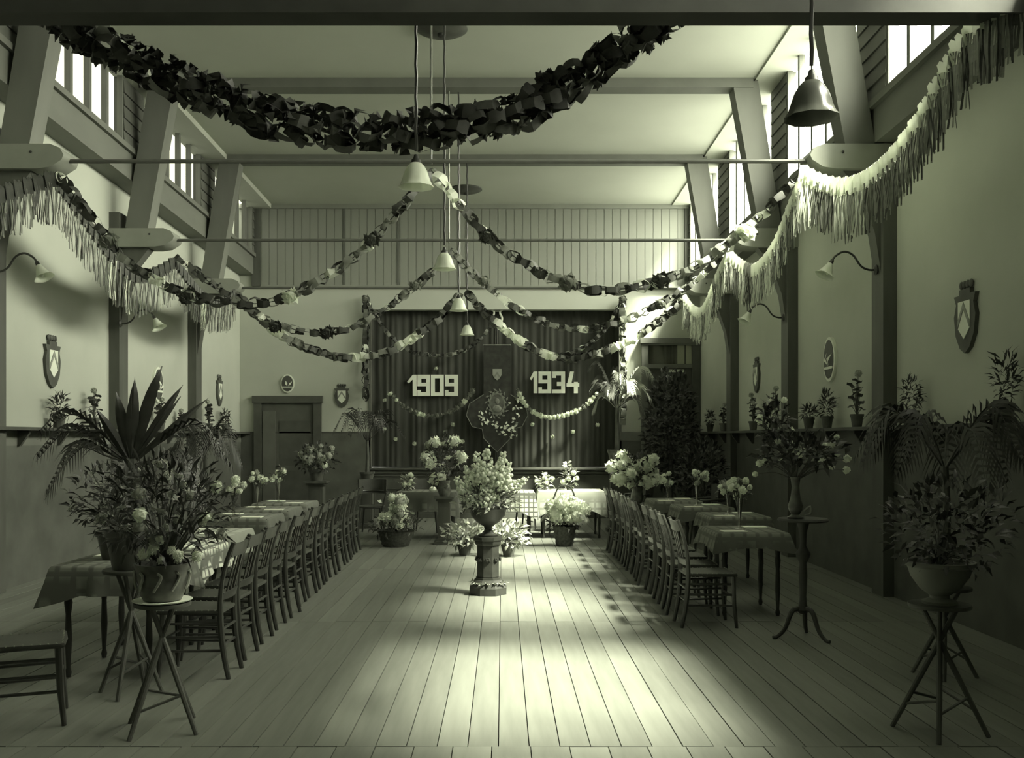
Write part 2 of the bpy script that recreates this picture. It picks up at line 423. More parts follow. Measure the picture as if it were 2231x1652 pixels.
cu = thing('stage_curtain', 'closed black stage curtain hanging in heavy folds behind the year numbers', 'curtain', ((SX0+SX1)/2, YB+.33, SZ0))
for s_ in (-1, 1):
    m_ = MB(); N = 150; rows = []
    for z in (0.01, SZ1-SZ0+.1):
        rows.append([m_.vert((s_*(hw+.15)*k/N, .011*math.sin(k*.83+1.2*math.sin(k*.21))+.02*math.sin(k*.19+math.sin(k*.07)), z)) for k in range(N+1)])
    back = []
    for k in range(N): m_.f.append((rows[0][k], rows[0][k+1], rows[1][k+1], rows[1][k]) if s_ > 0 else (rows[0][k+1], rows[0][k], rows[1][k], rows[1][k+1]))
    m_.build('curtain_half', M_curt, cu, sharp=80)
MB().tube([(-hw-.2, .0, SZ1-SZ0+.12), (hw+.2, 0, SZ1-SZ0+.12)], .03).build('curtain_rail', M_iron, cu)
fr = struct(MB().box(SX0-.03, SX0+.02, YB-.03, YB+.05, SZ0, SZ1).build('trim_5', M_frame), 'thin light moulding on the left edge of the stage opening', 'moulding')
fr = struct(MB().box(SX1-.02, SX1+.03, YB-.03, YB+.05, SZ0, SZ1).build('trim_6', M_frame), 'thin moulding on the right edge of the stage opening', 'moulding')

# doors
def door_l():
    x0, x1 = P(555, 0, YB).x, P(701, 0, YB).x; z = EYE+(VY-863)*YB/F
    d = thing('door_1', 'dark framed door standing ajar in the end wall under the oval plaque', 'door', (x0, YB, 0)); d['kind'] = 'structure'
    W = x1-x0
    MB().box(0, .15, -.08, 0, 0, z).build('jamb', M_doord, d); MB().box(W-.15, W, -.08, 0, 0, z).build('jamb', M_doord, d)
    MB().box(-.03, W+.03, -.1, 0, z-.14, z).build('lintel', M_doord, d)
    lf = MB().box(.15, W-.15, -.02, -.005, 0, z-.14).build('door_leaf', M_dado, d)
    MB().box(.17, .42, -.05, -.02, .05, z-.3).build('side_panel', M_frame, d)
    for a, b in ((.15, .95), (1.05, 1.95)): MB().box(.5, W-.22, -.035, -.02, a, b).build('door_panel', M_doord, lf)
    MB().ball((.5, -.06, 1.05), .025).build('door_knob', M_brass, lf)
door_l()
def door_r():
    x0, x1 = P(1397, 0, YB).x, XR-.01; z = EYE+(VY-738)*YB/F
    d = thing('door_2', 'tall grey framed door with glazed transom beside the right wall', 'door', (x0, YB, 0)); d['kind'] = 'structure'
    W = x1-x0
    MB().box(0, .13, -.1, 0, 0, z).build('jamb', M_frame, d); MB().box(W-.16, W, -.1, 0, 0, z).build('jamb', M_doord, d)
    MB().box(-.03, W, -.13, 0, z-.1, z).box(-.0, W, -.11, 0, z-.14, z-.1).build('lintel', M_frame, d)
    zt_ = EYE+(VY-790)*YB/F
    MB().box(.13, W-.16, -.09, -.01, zt_-.12, zt_-.04).build('transom_bar', M_frame, d)
    MB().box(.13, W-.16, -.02, -.004, zt_-.04, z-.14).build('transom_backing', M_doord, d)
    MB().box(.13, W-.16, -.06, -.055, zt_-.04, z-.14).build('pane', M_glass, d)
    for x, t, mm in ((.48, .02, M_frame), (.61, .012, M_frame), (.79, .07, M_net), (.95, .055, M_net)):
        MB().box(x-t, x+t, -.05, -.02, zt_-.04, z-.14).build('glazing_bar' if mm is M_frame else 'net_curtain', mm, d)
    lf = MB().box(.13, W-.16, -.03, -.005, 0, zt_-.12).build('door_leaf', M_doord, d)
    MB().box(.55, .86, -.04, -.03, zt_-.2, zt_-.14).build('card', M_white, d)
    for a, b in ((.2, 1.0), (1.15, 2.3)):
        for xx in (.2, .58): MB().box(xx, xx+.3, -.04, -.03, a, b).build('door_panel', M_frame, lf)
    MB().ball((.24, -.08, 1.05), .025).build('door_knob', M_brass, lf)
door_r()

# ------------------------------------------------------------------ roof trusses
def truss(y, label, first=False):
    t = thing('roof_truss', label, 'truss', ((XL+XR)/2, y, 0), 0, 'timber roof trusses')
    hx = (XR-XL)/2; zr = zrod(y)
    for s in (-1, 1):
        MB().box(min(s*hx, s*(hx-.14)), max(s*hx, s*(hx-.14)), 0, .3, 0, zr+.35).build('post', M_beam, t)
        # bracket with a rounded inner end
        pts = [(s*hx, zr-.12), (s*(hx-.62), zr-.12), (s*(hx-.75), zr-.10), (s*(hx-.86), zr-.03), (s*(hx-.88), zr+.02), (s*(hx-.84), zr+.09), (s*(hx-.74), zr+.13), (s*hx, zr+.13)]
        MB().prism(pts if s < 0 else pts[::-1], -.02, .32).build('bracket', M_brk, t)
        kp = [(s*(hx-.139), zr-1.15), (s*(hx-.2), zr-.75), (s*(hx-.34), zr-.35), (s*(hx-.52), zr-.121), (s*(hx-.139), zr-.121)]
        MB().prism(kp if s > 0 else kp[::-1], .06, .24).build('knee_brace', M_beam, t)
        MB().bar((s*(hx-.36), .15, zr+.12), (s*(hx-.70), .15, zc(y)-.06), .30, .26, (0, 1, 0), .34, .26).build('strut', M_strut, t)
        MB().ball((s*(hx-.55), -.02, zr+.05), .014).build('bolt', M_iron, t)
    zb = zc(y)-.13
    MB().box(-hx+.6, hx-.6, 0, .26, zb, zc(y)+.0).build('ceiling_beam', M_trimw, t)
    MB().tube([(-hx+.86, .15, zr), (hx-.86, .15, zr)], .022, 8).build('tie_rod', M_rod, t)
    MB().tube([(-.07, .15, zr-.03), (-.07, .15, zb+.02)], .012, 6).build('king_rod', M_brass, t)
    return t
truss(9.7, 'nearest timber roof truss with tie rod, brackets and leaning struts')
truss(12.95, 'middle timber roof truss with tie rod, brackets and leaning struts')
truss(16.2, 'farthest timber roof truss, just before the boarded end wall')
tb = MB().box(XL, XR, 6.3, 6.62, EYE+(VY-56)*6.62/F, 4.95).box(XL, XR, 6.28, 6.3, EYE+(VY-30)*6.3/F, 4.95).build('trim_7', mat('dark_beam_paint', .05, .7, .15, 4))
struct(tb, 'deep dark cross beam along the top edge of the picture', 'beam')

# ------------------------------------------------------------------ lamps
def shade_mesh(r, h, name='lamp_shade', n=30, m=None):
    prof = [(.2*r, h), (.34*r, .97*h), (.52*r, .84*h), (.67*r, .66*h), (.78*r, .44*h), (.86*r, .24*h), (.93*r, .12*h), (1.06*r, 0),
            (1.02*r, .0), (.89*r, .12*h), (.82*r, .24*h), (.74*r, .44*h), (.63*r, .66*h), (.48*r, .82*h)]
    return MB().lathe(prof, n, wob=lambda k, j: (.035*math.cos(j*2*PI/n*10) if 5 <= k <= 10 else 0), cap=False).mesh(name, m or M_opal, 60)
def pendant(x, y, zrim, r, h, label, ztop, m=None):
    t = thing('pendant_lamp', label, 'lamp', (x, y, zrim), 0, 'ceiling pendant lamps')
    sh = put('lamp_shade', shade_mesh(r, h, m=m), t)
    MB().lathe([(.0, h+.06), (.014, h+.055), (.02, h+.03), (.032, h+.018), (.036, h), (.25*r+.01, h-.008), (.02, h-.02)], 14).build('lamp_cap', M_iron, t)
    MB().ball((0, 0, h*.45), .032, 10, 8, (1, 1, 1.3)).build('bulb', M_opal, sh)
    pts = [(0.003*math.sin(k*2.1), .003*math.cos(k*2.1), h+.08+(ztop-zrim-h-.08)*k/40) for k in range(41)]
    MB().tube(pts, .011, 6).build('cord', M_iron, t)
LX = -.6
for y, lab in ((6.68, 'nearest pendant lamp with fluted white glass shade, under the big dark garland'), (9.93, 'second pendant lamp down the hall centre, white glass shade'),
               (13.15, 'third pendant lamp down the hall centre, white glass shade'), (16.28, 'farthest and smallest pendant lamp, in front of the black curtain')):
    pendant(LX, y, EYE+1.74, .115, .17, lab, zc(y))
pendant(1.57, 4.9, EYE+(VY-258)*4.9/F, .128, .19, 'pendant lamp with smoky shade hanging before the tall right windows', zc(4.9), M_smoke)
for (px, py, lab) in ((962, 62, 'round dark ventilation rose on the ceiling near the cross beam'), (1015, 412, 'round dark ventilation rose on the ceiling near the boarded end wall')):
    y = (zc(12 if py < 100 else 18.4)-EYE)*F/(VY-py)
    p = P(px, py, y)
    t = thing('ceiling_rose', lab, 'ceiling rose', (p.x, y, zc(y)), 0, 'ceiling roses')
    MB().lathe([(.30, .02), (.31, -.02), (.25, -.05), (.12, -.07), (.03, -.08)], 28).build('disc', M_dark, t)
    MB().lathe([(.05, -.06), (.045, -.11), (.0, -.12)], 12).build('boss', M_iron, t)
def sconce(y, s, zb, label):
    x = XL+.15 if s > 0 else XR-.15
    t = thing('wall_lamp', label, 'wall lamp', (x, y, zb), 0, 'curved arm wall lamps')
    MB().lathe([(.0, 0), (.05, 0), (.055, .01), (.03, .025), (.0, .03)], 14).build('backplate', M_iron, t).rotation_euler = (0, s*PI/2, 0)
    c, _ = spline([(0, 0, 0), (s*.08, 0, .0), (s*.16, 0, .04), (s*.24, 0, .15), (s*.33, 0, .185), (s*.42, 0, .14), (s*.46, 0, .08)], 24)
    MB().tube(c, .011, 8).build('arm', M_iron, t)
    d = Vector((s*.55, -.12, -1)).normalized(); q = d.to_track_quat('-Z', 'Y').to_euler()
    sh = put('lamp_shade', MB().lathe([(.03, 0), (.04, -.03), (.055, -.07), (.07, -.11), (.10, -.14), (.095, -.14), (.063, -.11), (.048, -.07), (.03, -.03)], 20, wob=lambda k, j: .06*math.cos(j*2*PI/20*5) if 3 <= k <= 5 else 0, cap=False).mesh('lamp_shade', M_opal, 60), t, (s*.47, 0, .06), q)
    put('socket', MB().lathe([(.0, .05), (.018, .045), (.025, .0), (.032, -.025), (.0, -.03)], 12).mesh('socket', M_iron), t, (s*.47, 0, .06), q)
    MB().ball((s*.51, -.01, -.03), .025, 8, 6).build('bulb', M_opal, t)
sconce(9.7, 1, EYE+(VY-592)*9.7/F, 'curved arm wall lamp at the left edge of the picture')
sconce(12.95, 1, EYE+(VY-705)*12.95/F, 'curved arm wall lamp on the left wall post above the palm')
sconce(9.85, -1, EYE+(VY-588)*9.85/F, 'curved arm wall lamp with white shade on the nearest right post')
sconce(13.1, -1, EYE+(VY-692)*13.1/F, 'curved arm wall lamp with white shade on the second right post')

# ------------------------------------------------------------------ garlands
def link_mesh(r, wdt, m, seed):
    rr = random.Random(seed); b = MB(); n = 10; a_ = []; c_ = []
    for k in range(n):
        a = 2*PI*k/n; q = r*(1+rr.uniform(-.12, .12))
        x, z = q*1.25*math.cos(a), q*.8*math.sin(a)
        fl_ = wdt/2*(1+rr.uniform(-.25, .35))
        a_.append(b.vert((x, -fl_, z*1.05))); c_.append(b.vert((x+rr.uniform(-.1, .1)*r, fl_, z)))
    for k in range(n): b.f.append((a_[k], a_[(k+1) % n], c_[(k+1) % n], c_[k]))
    return b.mesh('paper_link', m, 25)
def bow_mesh(r, m, seed):
    """crumpled crepe piece: crossing pointed lobes"""
    rr = random.Random(seed); b = MB()
    for k in range(6):
        d = Vector((rr.uniform(-1, 1), rr.uniform(-1, 1), rr.uniform(-1, 1))).normalized()
        b.leaf((0, 0, 0), d, (rr.uniform(-1, 1), rr.uniform(-1, 1), rr.uniform(-1, 1)), r*rr.uniform(.7, 1.0), r*rr.uniform(.9, 1.2), .35)
    return b.mesh('paper_link', m, 25)
def flower_mesh(r, m, seed, n=26):
    rr = random.Random(seed); b = MB()
    for k in range(n):
        z = 1-2*(k+.5)/n; a = k*2.39996; q = math.sqrt(1-z*z)
        d = Vector((q*math.cos(a), q*math.sin(a), z))
        b.leaf(d*r*.15, d+Vector((rr.uniform(-.2, .2), rr.uniform(-.2, .2), rr.uniform(-.2, .2))), d.orthogonal(), r*rr.uniform(.7, .85), r*.85, .2)
    b.ball((0, 0, 0), r*.55, 8, 6)
    return b.mesh('paper_flower', m, 30)
LINKS = {}
def links(kind, r, wdt):
    key = (kind, round(r, 3))
    if key not in LINKS: LINKS[key] = [link_mesh(r, wdt, kind, 10+k) for k in range(3)]
    return LINKS[key]
BOWS = {}
def bows(m, r):
    if (m, r) not in BOWS: BOWS[(m, r)] = [bow_mesh(r*1.35, m, k) for k in range(3)]
    return R.choice(BOWS[(m, r)])
FLOWERS = {}
def pflower(m, r):
    if (m, r) not in FLOWERS: FLOWERS[(m, r)] = flower_mesh(r, m, 5)
    return FLOWERS[(m, r)]
def chain(t, pts, r, wdt, pick, seed, jitter=.25, step=1.55, leafy=0):
    rr = random.Random(seed); n = max(4, int(spline(pts, 4)[1]/(r*step)))
    path, _ = spline(pts, n)
    for k in range(n):
        p = (path[k]+path[k+1])/2; d = (path[k+1]-path[k]).normalized()
        m = pick(k/n, k, rr); me_ = rr.choice(links(m, r, wdt))
        if leafy and rr.random() < leafy: me_ = bows(m, r)
        q = d.to_track_quat('X', 'Z') @ Euler((k % 2*PI/2+rr.uniform(-.5, .5), rr.uniform(-jitter, jitter), rr.uniform(-jitter, jitter))).to_quaternion()
        o = put('paper_link', me_, t, p+Vector((0, rr.uniform(-.3, .3)*r, rr.uniform(-.2, .2)*r))-t.location, q.to_euler(), rr.uniform(.85, 1.15))
def gar(name, label, anchor, group): return thing(name, label, 'garland', anchor, 0, group)
mixpick = lambda ws: (lambda t, k, rr: rr.choices([M_dp, M_dp2, M_mp, M_wp], ws)[0])
GG = 'paper chain garlands across the hall'
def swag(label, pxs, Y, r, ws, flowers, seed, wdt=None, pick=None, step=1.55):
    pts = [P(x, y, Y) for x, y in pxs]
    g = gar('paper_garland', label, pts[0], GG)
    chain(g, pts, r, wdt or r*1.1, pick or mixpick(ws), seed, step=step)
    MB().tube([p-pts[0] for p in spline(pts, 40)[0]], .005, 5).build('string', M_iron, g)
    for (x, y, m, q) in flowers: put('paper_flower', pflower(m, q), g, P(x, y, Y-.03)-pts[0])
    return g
# big dark garland behind the cross beam
YG = 6.85
top = [(60, -20), (170, 62), (300, 128), (430, 190), (560, 240), (700, 272), (860, 282), (1000, 268), (1120, 240), (1240, 180), (1330, 115), (1420, 60), (1500, 0)]
g = gar('paper_garland', 'thick dark braided paper garland slung in the foreground under the cross beam', P(60, -20, YG), GG)
for k, (dy, dx, Yk) in enumerate(((-22, 0, YG), (6, 3, YG-.03), (32, -3, YG+.05))):
    chain(g, [P(x+dx, y+dy, Yk) for x, y in top], .068, .078, (lambda t, k_, rr: M_mp if rr.random() < .035 else (M_dp if rr.random() < .8 else M_dp2)), 30+k, .5, 1.0, .5)
put('paper_flower', pflower(M_dp, .10), g, P(1190, 175, YG)-g.location)
swag('chain garland from the nearest truss rod centre to the right bracket', [(940, 372), (985, 425), (1060, 512), (1140, 572), (1235, 618), (1330, 632), (1440, 612), (1530, 572), (1600, 520), (1680, 450), (1740, 380)], 9.65, .062, (.35, .2, .25, .2),
     [(1060, 515, M_dp2, .10), (1237, 616, M_mp, .12), (1440, 611, M_dp2, .11), (1625, 505, M_wp, .13)], 41)
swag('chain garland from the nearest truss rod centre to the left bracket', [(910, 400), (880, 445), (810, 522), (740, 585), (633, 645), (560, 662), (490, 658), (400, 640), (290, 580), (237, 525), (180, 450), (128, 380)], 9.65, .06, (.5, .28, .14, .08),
     [(810, 522, M_dp2, .10), (633, 646, M_wp, .11), (237, 524, M_mp, .12), (410, 645, M_dp2, .12)], 42)
swag('chain garland from the middle truss rod centre to the right bracket', [(985, 545), (1010, 575), (1060, 622), (1120, 668), (1180, 700), (1260, 717), (1340, 705), (1420, 672), (1500, 625), (1560, 568), (1598, 525)], 12.9, .062, (.25, .25, .3, .2),
     [(1055, 612, M_mp, .10), (1300, 712, M_dp2, .08), (1440, 662, M_mp, .10)], 43)
swag('chain garland from the middle truss rod centre to the left bracket', [(945, 588), (910, 620), (830, 680), (770, 712), (710, 725), (650, 720), (590, 700), (540, 672), (470, 625), (385, 560)], 12.9, .06, (.4, .3, .2, .1),
     [(905, 622, M_mp, .10), (712, 725, M_dp, .12), (600, 712, M_dp, .11)], 44)
def seg(ranges): return lambda t, k, rr: M_wp if any(a < t < b for a, b in ranges) else rr.choices([M_dp, M_dp2, M_mp], (.3, .5, .2))[0]
swag('banded chain garland from the far truss rod centre to the right bracket', [(1020, 640), (1050, 675), (1090, 710), (1140, 748), (1195, 775), (1250, 780), (1310, 768), (1360, 748), (1420, 712), (1490, 655)], 16.15, .075, (), [], 45, .1, seg([(.15, .3), (.36, .42), (.66, .78)]), 1.0)
swag('banded chain garland from the far truss rod centre to the left bracket', [(1000, 642), (965, 685), (905, 732), (860, 760), (815, 775), (745, 778), (690, 765), (640, 745), (590, 715), (512, 640)], 16.15, .075, (), [], 46, .1, seg([(.2, .29), (.42, .48), (.74, .8)]), 1.0)
swag('thin chain garland across the stage opening, right half', [(1088, 700), (1120, 735), (1170, 768), (1230, 772), (1290, 745), (1330, 700), (1356, 652)], 19.25, .05, (.3, .3, .3, .1), [], 47)
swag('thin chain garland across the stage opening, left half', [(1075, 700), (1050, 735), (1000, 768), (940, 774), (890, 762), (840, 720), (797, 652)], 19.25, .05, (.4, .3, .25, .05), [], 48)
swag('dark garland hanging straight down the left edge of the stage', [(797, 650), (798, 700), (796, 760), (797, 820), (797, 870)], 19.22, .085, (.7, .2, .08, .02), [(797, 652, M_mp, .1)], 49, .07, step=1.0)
swag('pale garland hanging straight down the right edge of the stage', [(1357, 650), (1357, 720), (1358, 800), (1357, 870), (1357, 920)], 19.22, .075, (.12, .2, .4, .28), [(1357, 652, M_mp, .1)], 50, .07, step=1.0)
# rosette swags under the year numbers
def beads(label, pxs, light, seed):
    rr = random.Random(seed); pts = [P(x, y, 19.40) for x, y in pxs]
    g = gar('rosette_garland', label, pts[0], 'rosette swags under the year numbers')
    path, _ = spline(pts, 22)
    for k, p in enumerate(path):
        put('rosette', pflower(M_wp if rr.random() < light else M_mp, .065), g, p-pts[0], (rr.random(), rr.random(), rr.random()), rr.choice((.8, 1.0, 1.15)))
    MB().tube([p-pts[0] for p in path], .006, 5).build('string', M_wp, g)
beads('swag of grey paper rosettes under the year 1909', [(850, 858), (880, 885), (920, 904), (955, 905), (990, 893), (1015, 872), (1030, 852)], .35, 1)
beads('swag of white paper rosettes under the year 1934', [(1128, 850), (1142, 878), (1165, 900), (1200, 910), (1240, 902), (1275, 885), (1300, 858)], .9, 2)

# fringed paper garlands between the brackets
def fringe_mesh(wd, ln, m, seed, ns=12):
    rr = random.Random(seed); b = MB()
    for k in range(ns):
        x = -wd/2+(k+.5)*wd/ns; l = ln*(rr.uniform(.93, 1.0) if rr.random() < .8 else rr.uniform(.75, .95)); pts = []
        dx, dy = rr.uniform(-.004, .004), rr.uniform(-.02, .02)
        for j in range(5):
            t = j/4
            pts.append((x+dx*t*t*3, dy*t*t+.012*math.sin(t*5+k), -l*t))
        a = rr.uniform(-.45, .45)
        b.ribbon(pts, wd/ns*rr.uniform(.85, 1.2), (math.cos(a), math.sin(a), 0))
    me = b.mesh('fringe_panel', m, 30); me.materials.append(M_mp if m is M_wp else M_dp if m is M_mp else M_mp)
    idx = [0]*len(me.polygons); k = 0
    for st_ in range(ns):
        q = 1 if rr.random() < .4 else 0
        for j in range(4): idx[st_*4+j] = q
    me.polygons.foreach_set('material_index', idx[:len(me.polygons)])
    return me
def head_mesh(wd, h, m):
    b = MB(); n = 6
    for j in range(n):
        x0 = -wd/2+j*wd/n; x1 = x0+wd/n; xm = (x0+x1)/2; y = .02*(-1)**j
        b.poly([(x0, -y, -h), (x1, y, -h), (x1, y, .0), (xm, 0, .03), (x0, -y, .0)])
    return b.mesh('paper_heading', m, 30)
FR = {}
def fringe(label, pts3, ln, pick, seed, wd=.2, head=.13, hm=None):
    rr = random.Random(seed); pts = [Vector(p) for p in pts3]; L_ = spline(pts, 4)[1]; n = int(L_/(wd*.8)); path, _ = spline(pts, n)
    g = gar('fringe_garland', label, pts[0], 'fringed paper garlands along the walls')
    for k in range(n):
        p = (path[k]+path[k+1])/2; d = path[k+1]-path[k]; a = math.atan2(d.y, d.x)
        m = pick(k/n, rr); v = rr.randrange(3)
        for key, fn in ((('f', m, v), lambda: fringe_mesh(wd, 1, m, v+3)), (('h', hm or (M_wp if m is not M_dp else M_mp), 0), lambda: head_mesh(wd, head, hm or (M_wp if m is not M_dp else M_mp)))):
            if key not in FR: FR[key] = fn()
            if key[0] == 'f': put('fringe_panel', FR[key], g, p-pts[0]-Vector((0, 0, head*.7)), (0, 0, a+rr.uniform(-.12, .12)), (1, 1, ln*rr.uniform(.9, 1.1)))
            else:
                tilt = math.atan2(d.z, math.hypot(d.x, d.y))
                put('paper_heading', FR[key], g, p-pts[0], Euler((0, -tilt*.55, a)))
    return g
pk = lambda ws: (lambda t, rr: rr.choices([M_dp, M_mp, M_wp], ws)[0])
px3 = lambda L_: [P(*q) for q in L_]
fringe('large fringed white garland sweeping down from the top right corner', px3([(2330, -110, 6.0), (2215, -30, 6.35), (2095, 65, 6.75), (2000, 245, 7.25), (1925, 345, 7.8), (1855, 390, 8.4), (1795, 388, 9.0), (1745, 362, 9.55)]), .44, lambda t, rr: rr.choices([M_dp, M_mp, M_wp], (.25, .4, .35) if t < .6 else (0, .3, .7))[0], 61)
fringe('fringed white garland between the first and second right brackets', px3([(1743, 385, 9.6), (1715, 455, 10.2), (1685, 530, 10.8), (1645, 578, 11.5), (1612, 568, 12.2), (1585, 542, 12.85)]), .42, lambda t, rr: M_dp if .6 < t < .68 else rr.choice((M_wp, M_wp, M_mp)), 62)
fringe('fringed white garland between the second and third right brackets', px3([(1583, 550, 12.9), (1560, 600, 13.7), (1532, 668, 14.6), (1510, 668, 15.4), (1490, 640, 16.1)]), .45, pk((.05, .3, .65)), 63)
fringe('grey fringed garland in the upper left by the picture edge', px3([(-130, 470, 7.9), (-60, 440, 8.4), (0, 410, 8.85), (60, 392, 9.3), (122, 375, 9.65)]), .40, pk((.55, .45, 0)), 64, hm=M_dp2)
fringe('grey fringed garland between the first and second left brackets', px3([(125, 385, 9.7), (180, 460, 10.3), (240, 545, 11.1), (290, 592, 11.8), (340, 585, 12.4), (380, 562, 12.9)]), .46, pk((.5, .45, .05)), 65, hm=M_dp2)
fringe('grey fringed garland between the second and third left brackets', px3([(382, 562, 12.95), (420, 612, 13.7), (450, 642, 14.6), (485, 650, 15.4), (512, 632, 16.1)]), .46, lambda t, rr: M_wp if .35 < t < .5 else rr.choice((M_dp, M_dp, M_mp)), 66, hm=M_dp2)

# ------------------------------------------------------------------ stage decoration
YD = YB+.25
def digits(text, x0, y_top, y_bot, xs, label):
    a = P(x0, y_bot, YD); t = thing('year_sign', label, 'sign', a, 0, 'anniversary years on the curtain')
    k = YD/F; h = (y_bot-y_top)*k; s = 8.5*k
    for ch, (xl, xr) in zip(text, xs):
        w_ = (xr-xl)*k; ox = (xl-x0)*k; b = MB(); bx = lambda u0, u1, v0, v1: b.box(ox+u0, ox+u1, -.03, 0, v0, v1)
        if ch == '1':
            bx(w_-s, w_, 0, h)
            b.prism([(ox, h*.66), (ox+.035, h*.6), (ox+w_-s, h*.78), (ox+w_-s, h)], -.03, 0)
        elif ch == '9':
            bx(0, w_-s, h-s, h); bx(w_-s, w_, 0, h); bx(0, s, h*.46, h-s); bx(s, w_-s, h*.46, h*.46+s*.9); bx(0, w_-s, 0, s*.95); bx(0, s*.9, s*.95, s*1.5)
        elif ch == '0':
            bx(0, s, 0, h); bx(w_-s, w_, 0, h); bx(s, w_-s, h-s*.9, h); bx(s, w_-s, 0, s*.9)
        elif ch == '3':
            bx(0, w_-s, h-s, h); bx(w_-s, w_, 0, h); bx(s*1.2, w_-s, h*.34, h*.34+s); bx(0, w_-s, 0, s*.95); bx(0, s, h-s*1.6, h-s)
        elif ch == '4':
            b.prism([(ox, h*.3), (ox+s*1.1, h*.3), (ox+w_*.58, h), (ox+w_*.58-s, h)], -.027, -.001)
            bx(0, w_, h*.3, h*.3+s*.9); b.box(ox+w_*.58, ox+w_*.58+s, -.033, -.002, 0, h*.52)
        b.build('digit', M_white, t)
digits('1909', 887, 817, 863, ((887, 908), (909.5, 937), (939, 967), (969.5, 998)), 'white block year 1909 on the curtain left of the banner')
digits('1934', 1154, 810, 857, ((1154, 1171), (1173, 1201), (1203, 1231), (1234, 1262)), 'white block year 1934 on the curtain right of the banner')
def banner():
    y = YB+.06; c = P(1083, 752, y)
    t = thing('society_banner', 'dark embroidered banner with oval portrait and crest under a lyre finial', 'banner', (c.x, y, SZ0))
    z0 = c.z-SZ0; k = y/F
    MB().tube([(0, .03, 0), (0, .03, z0+.45)], .016, 8).build('pole', M_iron, t)
    MB().tube([(-.28, 0, z0), (.28, 0, z0)], .016, 8).build('crossbar', M_gold, t)
    zz = lambda py: EYE+(VY-py)*k-SZ0
    out = [(-.27, zz(753)), (.27, zz(753)), (.27, zz(860)), (.56, zz(880)), (.62, zz(905)), (.5, zz(930)), (.3, zz(935)), (.27, zz(955)), (.0, zz(985)), (-.27, zz(955)), (-.3, zz(935)), (-.5, zz(930)), (-.62, zz(905)), (-.56, zz(880)), (-.27, zz(860))]
    MB().prism(out[::-1], -.012, 0).build('banner_cloth', M_fab, t)
    m_ = MB().tube([(x, -.014, z) for x, z in out[2:]], .009, 5); m_.build('cord_edging', M_gold, t)
    zc_ = zz(880)
    MB().prism([(.165*math.cos(a*PI/16), zc_+.225*math.sin(a*PI/16)) for a in range(32)][::-1], -.03, -.01).build('portrait_oval', M_gold, t)
    MB().prism([(.135*math.cos(a*PI/12), zc_+.195*math.sin(a*PI/12)) for a in range(24)][::-1], -.035, -.03).build('portrait_ground', mat('portrait_ground', .12, .6, .4, 9), t)
    MB().ball((0, -.035, zc_+.05), .05, 10, 8, (1, .25, 1.2)).ball((0, -.035, zc_-.1), .09, 10, 8, (1, .2, .8)).build('portrait_bust', M_gold, t)
    lf = MB().leaf((0, 0, 0), (1, 0, 0), (0, -1, 0), .09, .04).mesh('wreath_leaf', M_gold)
    for j in range(28):
        a = 2*PI*j/28; put('wreath_leaf', lf, t, (.19*math.cos(a), -.02, zc_+.255*math.sin(a)), (0, -(a+PI/2-.6) if j % 2 else -(a+PI/2+.6), 0))
    zs = zz(815)
    MB().prism([(-.09, zs+.1), (-.09, zs-.02), (-.05, zs-.09), (0, zs-.13), (.05, zs-.09), (.09, zs-.02), (.09, zs+.1)], -.03, -.01).build('crest_shield', M_shg, t)
    MB().prism([(-.07, zs-.06), (0, zs+.04), (.07, zs-.06), (.05, zs-.08), (0, zs-.01), (-.05, zs-.08)][::-1], -.036, -.03).build('crest_chevron', M_gold, t)
    for s in (-1, 1):
        c_, _ = spline([(s*.02, .03, z0+.45), (s*.09, .03, z0+.49), (s*.1, .03, z0+.56), (s*.06, .03, z0+.64), (s*.075, .03, z0+.7), (s*.11, .03, z0+.71)], 18)
        MB().tube(c_, .02, 8).build('lyre_arm', M_shw, t)
    MB().ball((0, .03, z0+.44), .05, 10, 6, (1.2, .6, .6)).build('lyre_base', M_shw, t)
    MB().tube([(-.09, .03, z0+.69), (.09, .03, z0+.69)], .012, 6).build('lyre_yoke', M_shw, t)
banner()
rb = thing('rose_branch', 'pale leafed climbing rose branch across the banner', 'branch', P(1050, 905, 19.40))
def leafm(l, w_, m): return MB().leaf((0, 0, 0), (1, 0, 0), (0, -1, 0), l, w_, .12).mesh('leaf', m)
pl = [(1046, 900), (1062, 915), (1078, 922), (1095, 932), (1108, 938), (1118, 950)]
pl2 = [(1112, 940), (1126, 915), (1122, 890), (1130, 876)]
lm = leafm(.095, .055, M_bloom); lm2 = leafm(.08, .045, M_leafl)
for L_, nn in ((pl, 34), (pl2, 20)):
    path, _ = spline([P(x, y, 19.40) for x, y in L_], nn)
    MB().tube([p-rb.location for p in path], .006, 5).build('twig', M_stem, rb)
    for p in path:
        put('leaf', R.choice((lm, lm, lm2)), rb, p-rb.location+Vector((R.uniform(-.09, .09), R.uniform(-.04, .03), R.uniform(-.1, .1))), (R.uniform(-.5, .5), R.uniform(0, 6.3), R.uniform(-.6, .6)), R.uniform(.7, 1.2))
CF = ['leftmost of the lower scatter', 'second from the left of the lower scatter', 'lowest one left of the tall rose bouquet', 'just above the left of the tall rose bouquet', 'under the right end of the 1909 swag', 'lowest one left of the banner point',
      'under the left end of the 1934 swag', 'lowest one under the 1934 swag', 'under the middle right of the 1934 swag', 'beside the stem of the right stage palm', 'above the big white rose', 'beside the left end of the 1909 swag', 'above the number 1909']
